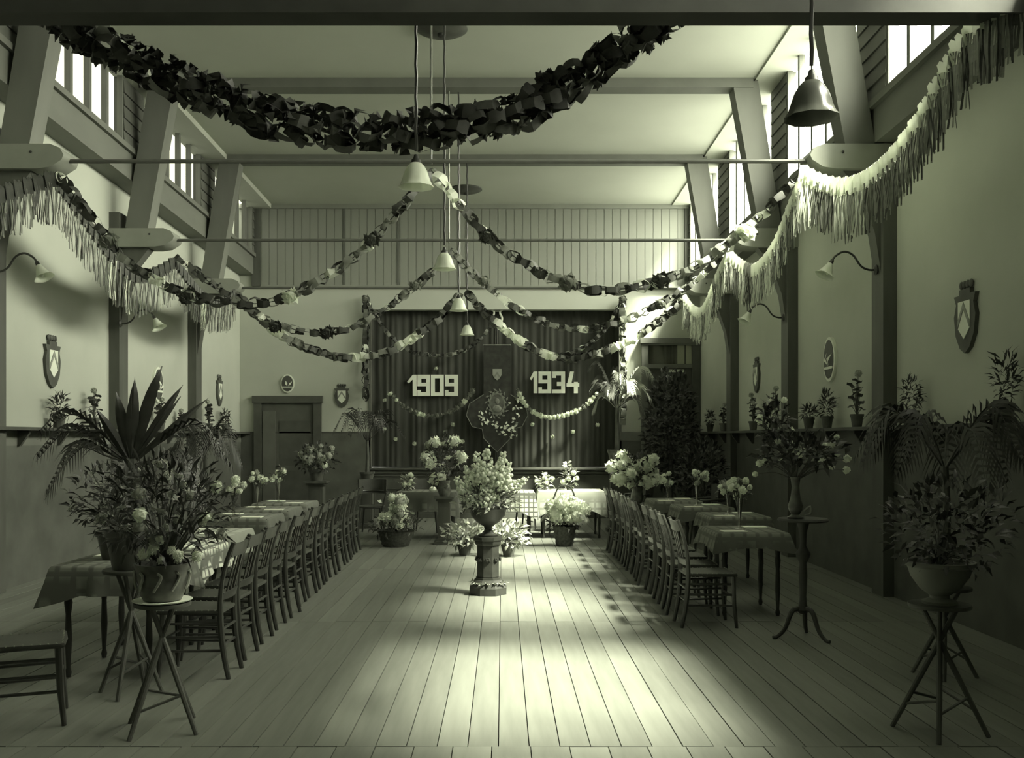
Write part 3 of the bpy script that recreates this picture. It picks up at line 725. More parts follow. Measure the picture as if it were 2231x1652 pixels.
for k, (x, y) in enumerate(((838, 935), (862, 957), (903, 967), (930, 968), (987, 925), (1008, 962), (1160, 925), (1204, 952), (1248, 941), (1302, 926), (970, 942), (838, 872), (950, 803))):
    tag(put('curtain_flower', pflower(M_wp, .055), None, P(x, y, YB+.22), (R.random(), R.random(), R.random())), 'small white paper flower on the curtain, '+CF[k], 'paper flower', 'paper flowers on the curtain')

# ------------------------------------------------------------------ wall shields
def shield(loc, rz, label, oval=False, s=1.0):
    t = thing('wall_plaque' if oval else 'wall_shield', label, 'plaque' if oval else 'shield', loc, rz, 'shields and plaques on the walls')
    if oval:
        o1 = [(.20*s*math.cos(a*PI/16), .27*s*math.sin(a*PI/16)) for a in range(32)][::-1]
        MB().prism(o1, -.035, 0).build('rim', M_shw, t)
        MB().prism([(x*.84, z*.86) for x, z in o1], -.042, -.035).build('ground', M_shd, t)
        MB().prism([(-.15*s, -.12*s), (-.15*s, -.09*s), (.15*s, -.09*s), (.15*s, -.12*s)], -.048, -.042).build('scroll', M_shw, t)
        MB().leaf((0, -.046, -.08*s), (-.3, 0, 1), (0, -1, 0), .17*s, .07*s).leaf((.02, -.046, -.08*s), (.8, 0, 1), (0, -1, 0), .18*s, .06*s).build('emblem_bird', M_shw, t)
    else:
        o1 = [(-.2, .24), (-.16, .16), (-.2, .05), (-.17, -.12), (-.09, -.24), (0, -.29), (.09, -.24), (.17, -.12), (.2, .05), (.16, .16), (.2, .24)]
        o1 = [(x*s, z*s) for x, z in o1]
        MB().prism(o1, -.035, 0).build('border', M_shd, t)
        MB().prism([(x*s, z*s) for x, z in ((-.11, .18), (-.11, -.06), (0, -.16), (.11, -.06), (.11, .18))], -.042, -.035).build('field', M_shw, t)
        MB().prism([(x*s, z*s) for x, z in ((-.11, -.06), (0, .11), (.11, -.06), (.11, -.0), (.0, .17), (-.11, 0))][::-1], -.048, -.042).build('chevron', M_shg, t)
        MB().box(-.1*s, .1*s, -.035, 0, .24*s, .29*s).build('crown_band', M_shd, t)
        for q in (-.09, -.03, .03, .09): MB().ball((q*s, -.018, .33*s), .03*s, 8, 6, (1, .6, 1.3)).build('crown_knob', M_shd, t)
def wall_pos(px, py, X):
    y = X*F/(px-VX); return Vector((X, y, EYE+(VY-py)*y/F))
shield(wall_pos(110, 795, XL), PI/2, 'crowned shield with white chevron field on the near left wall', s=.95)
shield(wall_pos(341, 838, XL), PI/2, 'narrow oval plaque on the left wall above the palm', True)
shield(wall_pos(476, 855, XL), PI/2, 'crowned shield on the far left wall near the corner', s=.9)
shield(P(627, 836, YB), 0, 'oval plaque with white rim above the dark door', True, .68)
shield(P(745, 866, YB), 0, 'crowned shield on the end wall left of the stage', s=.74)
shield(wall_pos(2110, 700, XR), -PI/2, 'dim crowned shield on the near right wall', s=.95)
shield(wall_pos(1812, 783, XR), -PI/2, 'narrow oval plaque on the right wall between the posts', True)
shield(wall_pos(1651, 822, XR), -PI/2, 'crowned shield on the far right wall above the geranium', s=.85)

# ------------------------------------------------------------------ furniture
def make_chair(label):
    t = thing('side_chair', label, 'chair', (0, 0, 0), 0, 'varnished chairs in two rows')
    b = MB(); pts = [(-.19, -.17), (.2, -.205), (.225, -.19), (.235, 0), (.225, .19), (.2, .205), (-.19, .17)]
    lo = [b.vert((x, y, .435)) for x, y in pts]; hi = [b.vert((x, y, .46)) for x, y in pts]
    md = [b.vert((x*1.02, y*1.02, .448)) for x, y in pts]
    b.f.append(tuple(reversed(lo))); b.f.append(tuple(hi))
    for r0, r1 in ((lo, md), (md, hi)):
        for k in range(7): b.f.append((r0[k], r0[(k+1) % 7], r1[(k+1) % 7], r1[k]))
    seat = b.build('seat', M_seat, t)
    b = MB()
    for k in range(9): b.ball((-.15+.042*k, -.185-.003*k+.012, .461), .006, 6, 4); b.ball((-.15+.042*k, .185+.003*k-.012, .461), .006, 6, 4)
    for k in range(8): b.ball((.215, -.17+.0486*k, .461), .006, 6, 4)
    stuff(b.build('seat_studs', M_stud, seat))
    for s in (-1, 1):
        c, _ = spline([(-.235, s*.155, 0), (-.205, s*.155, .15), (-.185, s*.155, .32), (-.18, s*.158, .46), (-.19, s*.163, .62), (-.225, s*.168, .78), (-.275, s*.172, .91)], 14)
        MB().tube(c, [.016+.006*math.sin(PI*min(1, k/10)) for k in range(15)], 8).build('back_post', M_chair, t)
        MB().tube([(.225, s*.185, 0), (.205, s*.18, .2), (.195, s*.178, .437)], [.014, .019, .021], 8).build('front_leg', M_chair, t)
        for z in (.37, .28, .19): MB().tube([(-.19-.02*(.37-z), s*.157, z), (.2, s*.18, z)], .0095, 6).build('side_rung', M_chair, t)
    for z in (.33, .22): MB().tube([(-.19, -.155, z), (-.19, .155, z)], .010, 6).build('rear_rung', M_chair, t)
    MB().tube([(.205, -.18, .26), (.205, .18, .26)], .0095, 6).build('front_rung', M_chair, t)
    def rail(z, x, h, cur=.02):
        b = MB(); n = 8; A = []
        for k in range(n+1):
            y = -.165+.33*k/n; q = x-cur*math.sin(PI*k/n)
            A.append([b.vert(p) for p in ((q-.009, y, z-h/2), (q+.009, y, z-h/2), (q+.009-.02*h/.09, y, z+h/2), (q-.009-.02*h/.09, y, z+h/2))])
        for a, c in zip(A, A[1:]):
            for j in range(4): b.f.append((a[j], a[(j+1) % 4], c[(j+1) % 4], c[j]))
        b.f.append(tuple(reversed(A[0]))); b.f.append(tuple(A[-1]))
        return b
    rail(.855, -.25, .085).build('top_rail', M_chair, t)
    rail(.55, -.186, .05).build('lower_rail', M_chair, t)
    for y in (-.08, 0, .08): MB().bar((-.2, y, .57), (-.262, y, .82), .022, .008, (1, 0, 0)).build('back_slat', M_chair, t)
    return t
ORD = ['first', 'second', 'third', 'fourth', 'fifth', 'sixth', 'seventh', 'eighth', 'ninth', 'tenth', 'eleventh', 'twelfth', 'thirteenth', 'fourteenth']
proto = make_chair('dark slatted chair, first and nearest of the left row facing the tables')
for k in range(14):
    y = 6.55+.545*k; x = -2.06-.03*k*.53+R.uniform(-.02, .02)
    lab = 'dark slatted chair, %s from the front in the left row' % ORD[k]
    rz = PI+R.uniform(-.05, .05)
    if k == 0: proto.location = (x, y, 0); proto.rotation_euler = (0, 0, rz); proto['label'] = lab
    else: dup(proto, (x, y, 0), rz, lab)
for k in range(10):
    dup(proto, (1.73+R.uniform(-.02, .02), 8.29+.585*k, 0), R.uniform(-.05, .05), 'dark slatted chair, %s from the front in the right row' % ORD[k])
dup(proto, (-2.72, 5.45, 0), .4, 'dark slatted chair almost lost in shadow at the left picture edge')
# round backed armchairs behind the tables before the stage
def armchair(loc, rz, label):
    t = thing('armchair', label, 'chair', loc, rz, 'armchairs before the stage')
    MB().lathe([(.2, .43), (.22, .44), (.22, .465), (.19, .475)], 18).build('seat', M_seat, t)
    for x, y in ((-.17, -.15), (-.17, .15), (.17, -.16), (.17, .16)): MB().tube([(x*1.25, y*1.25, 0), (x, y, .44)], [.013, .018], 8).build('leg', M_chair, t)
    c, _ = spline([(.15, -.25, .68), (.0, -.27, .69), (-.17, -.22, .70), (-.25, 0, .71), (-.17, .22, .70), (0, .27, .69), (.15, .25, .68)], 24)
    MB().tube(c, .018, 8).build('arm_bow', M_chair, t)
    b = MB(); A = []
    for k in range(13):
        a = -1.15+2.3*k/12; q = (-.26*math.cos(a), .25*math.sin(a)); o = 1.08
        A.append([b.vert(p) for p in ((q[0], q[1], .66), (q[0]*o, q[1]*o, .66), (q[0]*o*1.08, q[1]*o*1.02, .90), (q[0]*1.08, q[1]*1.02, .90))])
    for a, c in zip(A, A[1:]):
        for j in range(4): b.f.append((a[j], a[(j+1) % 4], c[(j+1) % 4], c[j]))
    b.f.append(tuple(reversed(A[0]))); b.f.append(tuple(A[-1])); b.build('back_panel', M_seat, t)
    for s in (-1, 1): MB().tube([(.12, s*.2, .45), (.14, s*.25, .68)], .012, 6).build('arm_post', M_chair, t)
    MB().tube([(-.19, 0, .2), (.19, 0, .2)], .01, 6).build('stretcher', M_chair, t)
def table(cx, cy, wx, wy, label, clabel, cm, over=.15, group='café tables'):
    t = thing('cafe_table', label, 'table', (cx, cy, 0), 0, 'tables with cloths')
    MB().box(-wx/2, wx/2, -wy/2, wy/2, .715, .745).build('table_top', M_tab, t)
    MB().box(-wx/2+.05, wx/2-.05, -wy/2+.05, wy/2-.05, .63, .715).build('apron', M_tab, t)
    prof = [(.016, 0), (.022, .03), (.014, .06), (.024, .25), (.018, .42), (.028, .5), (.02, .54), (.03, .6), (.03, .7)]
    me_ = MB().lathe(prof, 10).mesh('table_leg', M_tab)
    for sx in (-1, 1):
        for sy in (-1, 1): put('table_leg', me_, t, (sx*(wx/2-.08), sy*(wy/2-.08), 0))
    n = 72; b = MB(); rr = random.Random(int(cx*100+cy*37)); ph = rr.uniform(0, 6)
    ring = []; u = .008
    per = 2*(wx+wy)
    for k in range(n):
        s = per*k/n
        if s < wx: p = (-wx/2+s, -wy/2, 0, -1)
        elif s < wx+wy: p = (wx/2, -wy/2+s-wx, 1, 0)
        elif s < 2*wx+wy: p = (wx/2-(s-wx-wy), wy/2, 0, 1)
        else: p = (-wx/2, wy/2-(s-2*wx-wy), -1, 0)
        cd_ = min(abs(abs(p[0])-wx/2)+abs(abs(p[1])-wy/2), .2)/.2
        ring.append((p, cd_))
    cen = b.vert((0, 0, .752)); r1 = [b.vert((p[0], p[1], .752)) for p, c in ring]
    def low(f):
        out = []
        for k, (p, c) in enumerate(ring):
            wv = .018*math.sin(k*.9+ph)+.012*math.sin(k*1.7+ph*2); f2 = f*f
            nx, ny = (p[0]/(wx/2))*(1-c)*.7+p[2]*c, (p[1]/(wy/2))*(1-c)*.7+p[3]*c
            o_ = .012+.03*f+wv*f2+.05*(1-c)*f
            out.append(b.vert((p[0]+nx*o_, p[1]+ny*o_, .748-over*f*(1+.4*(1-c)))))
        return out
    rs = [r1, low(.06), low(.4), low(.75), low(1.0)]
    for k in range(n): b.f.append((cen, r1[k], r1[(k+1) % n]))
    for A, B in zip(rs, rs[1:]):
        for k in range(n): b.f.append((A[k], B[k], B[(k+1) % n], A[(k+1) % n]))
    o = b.build('tablecloth', cm, None, (cx, cy, 0), 55); tag(o, clabel, 'tablecloth', 'plaid tablecloths')
ME_CARD = MB().box(-.11, .11, -.075, .075, 0, .006).mesh('menu_card', M_white)
def cards(cx, cy, wx, wy, where, flip=1):
    for k, (fx, fy, lab) in enumerate(((.22, -.3, 'front'), (-.25, .28, 'rear'))):
        tag(put('menu_card', ME_CARD, None, (cx+fx*wx*flip, cy+fy*wy, .7525), (0, 0, R.uniform(-.08, .08))), 'white menu card at the %s of the %s' % (lab, where), 'card', 'menu cards on the tables')
TL = [(-2.88, 12.8, 'farthest left table'), (-2.86, 11.65, 'second farthest left table'), (-2.84, 10.55, 'third farthest left table'), (-2.72, 8.75, 'fourth left table, beside the checked one'), (-2.68, 7.75, 'left table with bold white check cloth'), (-2.64, 6.75, 'nearest left table behind the tripod plant')]
for k, (x, y, nm) in enumerate(TL):
    chk = k == 4
    table(x, y, .7, .74, 'small wooden cafe table under the cloth, '+nm.replace(', beside', ' beside'), ('bold white checked cloth on the ' if chk else 'grey plaid cloth on the ')+nm, M_check if k == 4 else M_clothl if k == 3 else M_cloth, .19)
    cards(x, y, .7, .74, nm)
TR = [(2.24, 8.98, 'nearest right table'), (2.56, 10.72, 'second right table'), (2.50, 12.1, 'third right table'), (2.36, 13.3, 'farthest right table')]
for k, (x, y, nm) in enumerate(TR):
    table(x, y, .64, .74, 'small wooden cafe table under the cloth, '+nm, 'grey plaid cloth on the '+nm, M_cloth, .13)
    cards(x, y, .64, .74, nm, -1)
TS = [(-1.2, 15.55, .95, 'table before the stage, left of the pedestal', M_cloth), (.1, 15.4, .8, 'table before the stage, behind the pedestal', M_check), (1.1, 15.75, 1.05, 'table before the stage, right of the pedestal', M_clothl)]
for x, y, wx, nm, cm in TS:
    table(x, y, wx, .8, 'small wooden '+nm, 'plaid cloth on the '+nm, cm, .3)
armchair((.45, 16.3, 0), -PI/2+.3, 'round backed armchair with white striped back between the stage tables')
armchair((1.0, 16.6, 0), -PI/2, 'round backed armchair behind the right stage table')
armchair((2.15, 15.55, 0), PI, 'round backed armchair at the right end of the stage tables')
armchair((-1.3, 16.4, 0), -PI/2, 'round backed armchair behind the left stage table')
armchair((-2.2, 16.2, 0), -PI/2, 'round backed armchair at the left end of the stage tables')
armchair((3.05, 14.4, 0), PI, 'round backed armchair behind the farthest right table')
sm = MB().lathe([(.0, 0), (.05, .0), (.06, .01), (.055, .05), (.02, .07), (.0, .075)], 14)
tag(sm.build('bowl', M_white, None, (P(943, 1065, 15.5).x, 15.5, .752)), 'small white upturned bowl on the left stage table', 'bowl')

# ------------------------------------------------------------------ flowers and plants
def petals(r, n, m, seed, wf=.7, name='bloom'):
    rr = random.Random(seed); b = MB()
    for k in range(n):
        z = 1-2*(k+.5)/n; a = k*2.39996; q = math.sqrt(max(0, 1-z*z)); d = Vector((q*math.cos(a), q*math.sin(a), z))
        b.leaf(d*r*.45, d+Vector((rr.uniform(-.5, .5), rr.uniform(-.5, .5), rr.uniform(-.2, .5))), d.orthogonal()+Vector((0, 0, .3)), r*rr.uniform(.45, .65), r*wf, .2)
    b.ball((0, 0, 0), r*.74, 9, 7)
    return b.mesh(name, m, 30)
def daisy(r, m, seed, n=9):
    rr = random.Random(seed); b = MB()
    for k in range(n):
        a = 2*PI*k/n+rr.uniform(-.1, .1)
        b.leaf((0, 0, 0), (math.cos(a), math.sin(a), rr.uniform(.1, .5)), (0, 0, 1), r, r*.62, .12)
    b.ball((0, 0, r*.1), r*.2, 6, 4)
    return b.mesh('bloom', m, 30)
def plume(h, r, m, seed):
    rr = random.Random(seed); b = MB()
    for k in range(70):
        t = (k+.5)/70; rad = r*(1-t)**.7*(.5+.5*min(1, t*5)); a = k*2.4
        b.ball((rad*math.cos(a)+rr.uniform(-.2, .2)*r, rad*math.sin(a)+rr.uniform(-.2, .2)*r, h*t+rr.uniform(-.02, .02)), r*rr.uniform(.2, .38)*(1-.45*t), 5, 4)
    return b.mesh('flower_plume', m, 60)
BL = {}
def bloom(kind, r, m):
    key = (kind, r, m)
    if key not in BL: BL[key] = petals(r, 30, m, 3) if kind == 'rose' else daisy(r, m, 4) if kind == 'daisy' else petals(r, 60, m, 8, .42)
    return BL[key]
def foliage(n, c, ext, ll, lw, m, seed, shell=.3):
    rr = random.Random(seed); b = MB()
    for k in range(n):
        while True:
            q = Vector((rr.uniform(-1, 1), rr.uniform(-1, 1), rr.uniform(-1, 1)))
            if shell < q.length <= 1: break
        p = Vector((c[0]+q.x*ext[0], c[1]+q.y*ext[1], c[2]+q.z*ext[2]))
        d = q+Vector((rr.uniform(-.8, .8), rr.uniform(-.8, .8), rr.uniform(-.5, .9)))
        b.leaf(p, d, (rr.uniform(-1, 1), rr.uniform(-1, 1), 1), ll*rr.uniform(.6, 1.3), lw*rr.uniform(.7, 1.2))
    return b
def stems(b, base, tips, r=.004):
    for t in tips:
        base_ = Vector(base); t = Vector(t); m_ = base_.lerp(t, .5)+Vector((0, 0, .12*(t-base_).length))
        b.tube(spline([base_, m_, t], 6)[0], r, 4, False)
    return b
def scatter(t, blooms, base, center, ext, seed, sm=M_stem, srad=.004):
    """blooms: list of (count, mesh, scale range); adds bloom parts on stems"""
    rr = random.Random(seed); tips = []
    for n, me_, (s0, s1) in blooms:
        for k in range(n):
            while True:
                q = Vector((rr.uniform(-1, 1), rr.uniform(-1, 1), rr.uniform(-1, 1)))
                if .35 < q.length < 1: break
            p = Vector((center[0]+q.x*ext[0], center[1]+q.y*ext[1], center[2]+q.z*ext[2]))
            put('bloom', me_, t, p, (rr.uniform(-.7, .7), rr.uniform(-.7, .7), rr.uniform(0, 6)), rr.uniform(s0, s1)); tips.append(p)
    stuff(stems(MB(), base, tips, srad).build('stems', sm, t))
def vase_on_table(x, y, label, seed, n=7, h=.27, kind='rose'):
    t = thing('flower_vase', label, 'vase', (x, y, .7525), 0, 'flute vases on the tables')
    MB().lathe([(.0, 0), (.05, 0), (.052, .008), (.02, .02), (.012, .05), (.014, .1), (.022, .18), (.033, h), (.030, h), (.019, .18), (.009, .1), (.0, .06)], 16, cap=False).build('glass_flute', M_vase, t)
    scatter(t, [(n, bloom(kind, .04, M_bloom), (.7, 1.25)), (max(1, n//3), bloom('rose', .045, M_bloomg), (.8, 1.2))], (0, 0, .1), (0, 0, h+.09), (.12, .12, .09), seed)
    stuff(foliage(26, (0, 0, h+.06), (.11, .11, .08), .06, .03, M_leafm, seed).build('foliage', M_leafm, t))
vase_on_table(-2.93, 12.6, 'flute vase with round white flowers on the farthest left table', 1, 7)
vase_on_table(-2.93, 11.5, 'flute vase with large white flowers on the second farthest left table', 2, 6)
vase_on_table(-2.90, 10.4, 'flute vase with small white flowers on the third farthest left table', 3, 9, .24)
vase_on_table(2.26, 13.2, 'flute vase with small round flowers on the farthest right table', 4, 8, .2)
vase_on_table(2.42, 12.0, 'flute vase with a dense white posy on the third right table', 5, 10, .28)
vase_on_table(2.48, 10.6, 'flute vase of pale flowers on the second right table', 6, 6, .24)
vase_on_table(2.20, 8.95, 'flute vase with a loose white bouquet on the nearest right table', 7, 11, .29)
def frond(L_, lift, droop, n=16, ll=.22, lw=.022, seed=0):
    """arching feather palm frond along +x"""
    rr = random.Random(seed); b = MB()
    pts, _ = spline([(0, 0, 0), (L_*.3, 0, lift*.6), (L_*.65, 0, lift), (L_, 0, lift-droop)], 20)
    b.tube(pts, [.008*(1-k/22) for k in range(21)], 5, False)
    for k in range(n):
        t = .25+.75*k/n; p = pts[int(t*20)]; d = (pts[min(int(t*20)+1, 20)]-p).normalized() if int(t*20) < 20 else Vector((1, 0, -.4))
        for s in (-1, 1):
            dd = (d*1.0+Vector((0, s*.9, 0))).normalized(); l = ll*math.sin(PI*(.25+.7*t))*rr.uniform(.85, 1.15)
            q = [p+dd*l*u+Vector((0, 0, .05*math.sin(u*PI)-.18*l/.22*u*u*.5)) for u in (0, .35, .7, 1)]
            b.ribbon(q, [lw*.5, lw, lw*.75, .001], (Vector((0, 0, 1)).cross(dd)*.6*s+Vector((0, 0, .8))).normalized())
    return b
def pot_prof(r, h): return [(.0, 0), (r*.7, 0), (r*.95, h*.8), (r*1.05, h*.8), (r*1.05, h), (r*.92, h), (r*.9, h*.86), (0, h*.84)]
def palm(name, label, loc, pot_r, pot_h, trunk, fronds, m, potm=M_terrad, lw=.022, group='potted palms', stand=None, seed=0, mats=None):
    t = thing(name, label, 'palm', loc, 0, group)
    pt = MB().lathe(pot_prof(pot_r, pot_h), 18, cap=False).build('pot', potm, t)
    MB().lathe([(0, pot_h*.86), (pot_r*.9, pot_h*.85)], 14, cap=False).build('soil', M_soil, pt)
    if trunk > .02: MB().tube([(0, 0, pot_h*.8), (.01, 0, pot_h+trunk*.5), (0, 0, pot_h+trunk)], [.04, .032, .026], 8).build('trunk', M_stem, t)
    for k, (az, L_, lift, dr) in enumerate(fronds):
        o = frond(L_, lift, dr, 15, (.26 if lw < .04 else .34)*min(1, L_/.6), lw, seed+k).build('frond', mats[k % len(mats)] if mats else m, t, (0, 0, pot_h+trunk-.02)); o.rotation_euler = (0, 0, az)
    return t
def column_stand(loc, r, h, label, m=M_dark):
    t = thing('plant_stand', label, 'plant stand', loc, 0, 'plant stands')
    MB().box(-r, r, -r, r, 0, .05).box(-r*.8, r*.8, -r*.8, r*.8, .05, .09).build('plinth', m, t)
    MB().box(-r*.62, r*.62, -r*.62, r*.62, .09, h-.07).build('shaft', m, t)
    MB().box(-r*.45, r*.45, -r*.66, -r*.6, .16, h-.15).build('shaft_panel', m, t)
    MB().box(-r*.8, r*.8, -r*.8, r*.8, h-.07, h-.035).box(-r, r, -r, r, h-.035, h).build('top', m, t)
def ring_f(n, L_, lift, dr, a0=0, jit=.15, seed=0):
    rr = random.Random(seed); return [(a0+2*PI*k/n+rr.uniform(-.2, .2), L_*(1+rr.uniform(-jit, jit)), lift*(1+rr.uniform(-.35, .35)), dr*(1+rr.uniform(-.3, .3))) for k in range(n)]
# palm right of the stage, on a tall stand
q = P(1343, 980, 16.6)
column_stand((q.x, 16.6, 0), .17, q.z-.26, 'tall dark column stand under the right stage palm')
palm('potted_palm', 'feathery kentia palm in an ornamented pot right of the stage', (q.x, 16.6, q.z-.26), .15, .26, .72,
     [(PI*.95, .5, .78, .12), (PI*.06, .68, .7, .2), (PI*1.08, .5, .45, .2), (-.15, .6, .38, .25), (PI*.8, .45, .55, .2), (PI*.22, .55, .55, .2), (PI*1.35, .42, .4, .25), (PI*1.7, .45, .45, .25), (PI*.5, .3, .7, .1), (PI*1.02, .42, .22, .3), (.1, .5, .18, .3), (PI*1.5, .35, .6, .15)], M_leafm, M_cer, .042, seed=4, mats=(M_leafm, M_leafl))
q = P(800, 1028, 17.2)
column_stand((q.x, 17.2, 0), .17, q.z-.2, 'dark column stand under the left stage palm')
palm('potted_palm', 'dark slender palm left of the stage', (q.x, 17.2, q.z-.2), .13, .2, .55, ring_f(8, .6, .5, .4, seed=2), M_leaf, M_terrad, .02, seed=9)
q = P(690, 1048, 16.6)
column_stand((q.x, 16.6, 0), .2, q.z, 'dark column stand with the grey hydrangea beside the door')
t = thing('potted_hydrangea', 'grey blooming hydrangea in a pot on a stand by the dark door', 'plant', (q.x, 16.6, q.z), 0, 'flowering pot plants')
MB().lathe(pot_prof(.14, .2), 16, cap=False).build('pot', M_terrad, t)
scatter(t, [(26, bloom('ball', .06, M_bloomg), (.8, 1.4)), (4, bloom('rose', .07, M_bloom), (.8, 1.2))], (0, 0, .18), (0, 0, .42), (.36, .3, .24), 12)
stuff(foliage(160, (0, 0, .38), (.36, .3, .26), .1, .05, M_leaf, 12).build('foliage', M_leaf, t))
# tall laurel before the right door
t = thing('laurel_tree', 'large dark laurel in a tub before the right end door', 'tree', (3.1, 17.8, 0))
MB().lathe(pot_prof(.26, .42), 20, cap=False).build('tub', M_dark, t)
MB().tube([(0, 0, .38), (.02, 0, 1.0), (0, 0, 1.8)], [.05, .04, .03], 8).build('trunk', M_stem, t)
stuff(foliage(1500, (0, 0, 1.75), (.5, .5, 1.15), .13, .06, M_leaf, 15, .0).build('foliage', M_leaf, t))
t = thing('laurel_tree', 'dark leafy shrub along the right wall behind the last tables', 'shrub', (3.25, 15.7, 0))
MB().lathe(pot_prof(.2, .34), 20, cap=False).build('tub', M_dark, t)
MB().tube([(0, 0, .3), (.02, 0, .9), (0, 0, 1.2)], [.04, .03, .02], 8).build('trunk', M_stem, t)
stuff(foliage(700, (0, 0, 1.0), (.38, .45, .6), .12, .05, M_leaf, 16, .0).build('foliage', M_leaf, t))
# baskets on the floor before the stage
def basket(loc, r, h, label, blooms, cen, ext, seed, handle=None, trail=True, fm=M_leafm):
    t = thing('flower_basket', label, 'basket', loc, 0, 'flower baskets on the floor')
    prof = [(0, 0), (r*.72, 0)]
    for k in range(9): prof.append((r*(.72+.28*k/8)+(.008 if k % 2 else -.002), h*(.05+.95*k/8)))
    prof += [(r*1.06, h), (r*.95, h), (r*.9, h*.85), (0, h*.8)]
    MB().lathe(prof, 24, cap=False, wob=lambda k, j: .02*(-1)**(j+k)).build('wicker_body', M_basket, t)
    if handle:
        c, _ = spline([(-r, 0, h), (-r*1.05, 0, h+handle*.5), (-r*.6, 0, h+handle*.92), (0, 0, h+handle), (r*.6, 0, h+handle*.92), (r*1.05, 0, h+handle*.5), (r, 0, h)], 28)
        MB().tube(c, .012, 6).build('handle', M_basket, t)
    scatter(t, blooms, (0, 0, h*.8), cen, ext, seed)
    stuff(foliage(220, (0, .02, h+.06), (r*1.5, r*1.3, .16), .09, .035, fm, seed).build('foliage', fm, t))
    return t
x = P(1230, 0, 14.3).x
tb_ = basket((x, 14.3, 0), .17, .3, 'tall handled basket of large white flowers right of the pedestal', [(24, bloom('ball', .105, M_bloom), (.85, 1.25)), (10, bloom('daisy', .06, M_bloom), (.8, 1.2))], (0, -.04, .54), (.3, .2, .15), 21, .6, True, M_leaf)
fern = [frond(.38, .12, .1, 14, .1, .03, 70+k) for k in range(2)]
for k, a in enumerate((.1, -.5, PI)): fern[k % 2].build('fern_frond', M_leafl, tb_, (0, -.1, .33)).rotation_euler = (0, 0, a)
x = P(862, 0, 14.3).x
basket((x, 14.3, 0), .27, .24, 'wide low basket of white hydrangeas left of the pedestal', [(12, bloom('ball', .095, M_bloom), (.8, 1.2)), (7, bloom('rose', .09, M_bloomg), (.8, 1.2)), (22, bloom('daisy', .05, M_bloom), (.7, 1.1))], (0, -.05, .5), (.3, .22, .26), 22)
# central pedestal with urn
def pedestal():
    t = thing('octagonal_pedestal', 'dark octagonal pedestal with white relief wreaths in the middle of the floor', 'pedestal', (-.15, 9.94, 0))
    o = PI/8
    MB().lathe([(.205, 0), (.205, .07), (.195, .085), (.19, .09), (.15, .145), (.135, .15), (.135, .17)], 8, rot=o).build('base', M_stone, t, sharp=20)
    MB().lathe([(.115, .17), (.12, .18), (.12, .50), (.118, .51)], 8, rot=o).build('shaft', M_stone, t, sharp=20)
    MB().lathe([(.125, .5), (.145, .52), (.145, .545), (.16, .56), (.16, .585), (.1, .59)], 8, rot=o).build('cornice', M_stone, t, sharp=20)
    for k in range(8):
        a = k*PI/4-PI/2
        c = Vector((math.cos(a), math.sin(a), 0)); s = Vector((-c.y, c.x, 0))
        b = MB()
        for j in range(7):
            p = c*(.115+.004*j/2)+s*(.018*math.cos(j*.9))+Vector((0, 0, .345+.02*math.sin(j*.9)+.004*j)); b.ball(p, .011, 6, 4)
        b.build('relief_rosette', M_stone, t)
    lf = MB()
    rr = random.Random(4)
    for k in range(46):
        a = -PI/2+rr.uniform(-1.5, 1.5); q = rr.uniform(.15, .185)
        lf.leaf((q*math.cos(a), q*math.sin(a), .105+.22*(.19-q)), (math.cos(a+rr.uniform(-1.5, 1.5)), math.sin(a), rr.uniform(.0, .6)), (0, 0, 1), .05, .03)
    stuff(lf.build('relief_garland', M_leafl, t))
    MB().lathe([(.0, .585), (.1, .585), (.105, .605), (.06, .625), (.035, .66), (.045, .69), (.12, .74), (.17, .80), (.185, .86), (.2, .875), (.2, .89), (.17, .885), (.0, .84)], 24, cap=False, wob=lambda k, j: .02*math.cos(j*PI) if 6 <= k <= 8 else 0).build('urn', M_stone, t)
    return t
pedestal()
def plume_bouquet():
    t = thing('plume_bouquet', 'bouquet of pale feathery plumes in the pedestal urn', 'bouquet', (-.15, 9.94, .86))
    pm = [plume(.3, .075, M_plume, k) for k in range(2)]; rr = random.Random(5)
    k = 9.94/F
    for (px, py, tilt, s) in ((1000, 1035, -.5, 1.0), (1015, 1010, -.3, .9), (1045, 985, -.1, 1.1), (1068, 978, .05, 1.2), (1098, 980, .2, 1.25), (1110, 1000, .25, 1.0), (1035, 1040, -.3, 1.0), (1075, 1030, .1, 1.0), (1012, 1062, -.7, .9), (1142, 1036, 1.0, .9), (1090, 1040, .3, 1.0), (1055, 1050, -.1, .9)):
        top_ = P(px*1.12-1063*.12+rr.uniform(-6, 6), py+rr.uniform(-6, 8), 9.94+rr.uniform(-.12, .12)); d = Vector((math.sin(tilt), rr.uniform(-.2, .2), math.cos(tilt)))
        q = d.normalized().to_track_quat('Z', 'X').to_euler()
        put('flower_plume', pm[rr.randrange(2)], t, top_-d.normalized()*.3*s-t.location, q, s)
    stuff(stems(MB(), (0, 0, .0), [(rr.uniform(-.3, .3), rr.uniform(-.15, .15), rr.uniform(.1, .32)) for _ in range(24)], .005).build('stems', M_stem, t))
    stuff(foliage(260, (0, 0, .1), (.26, .22, .14), .08, .03, M_leafm, 33).build('foliage', M_leafm, t))
    stuff(foliage(90, (0, -.05, .08), (.33, .22, .08), .08, .035, M_leafl, 34, .6).build('trailing_leaves', M_leafl, t))
plume_bouquet()
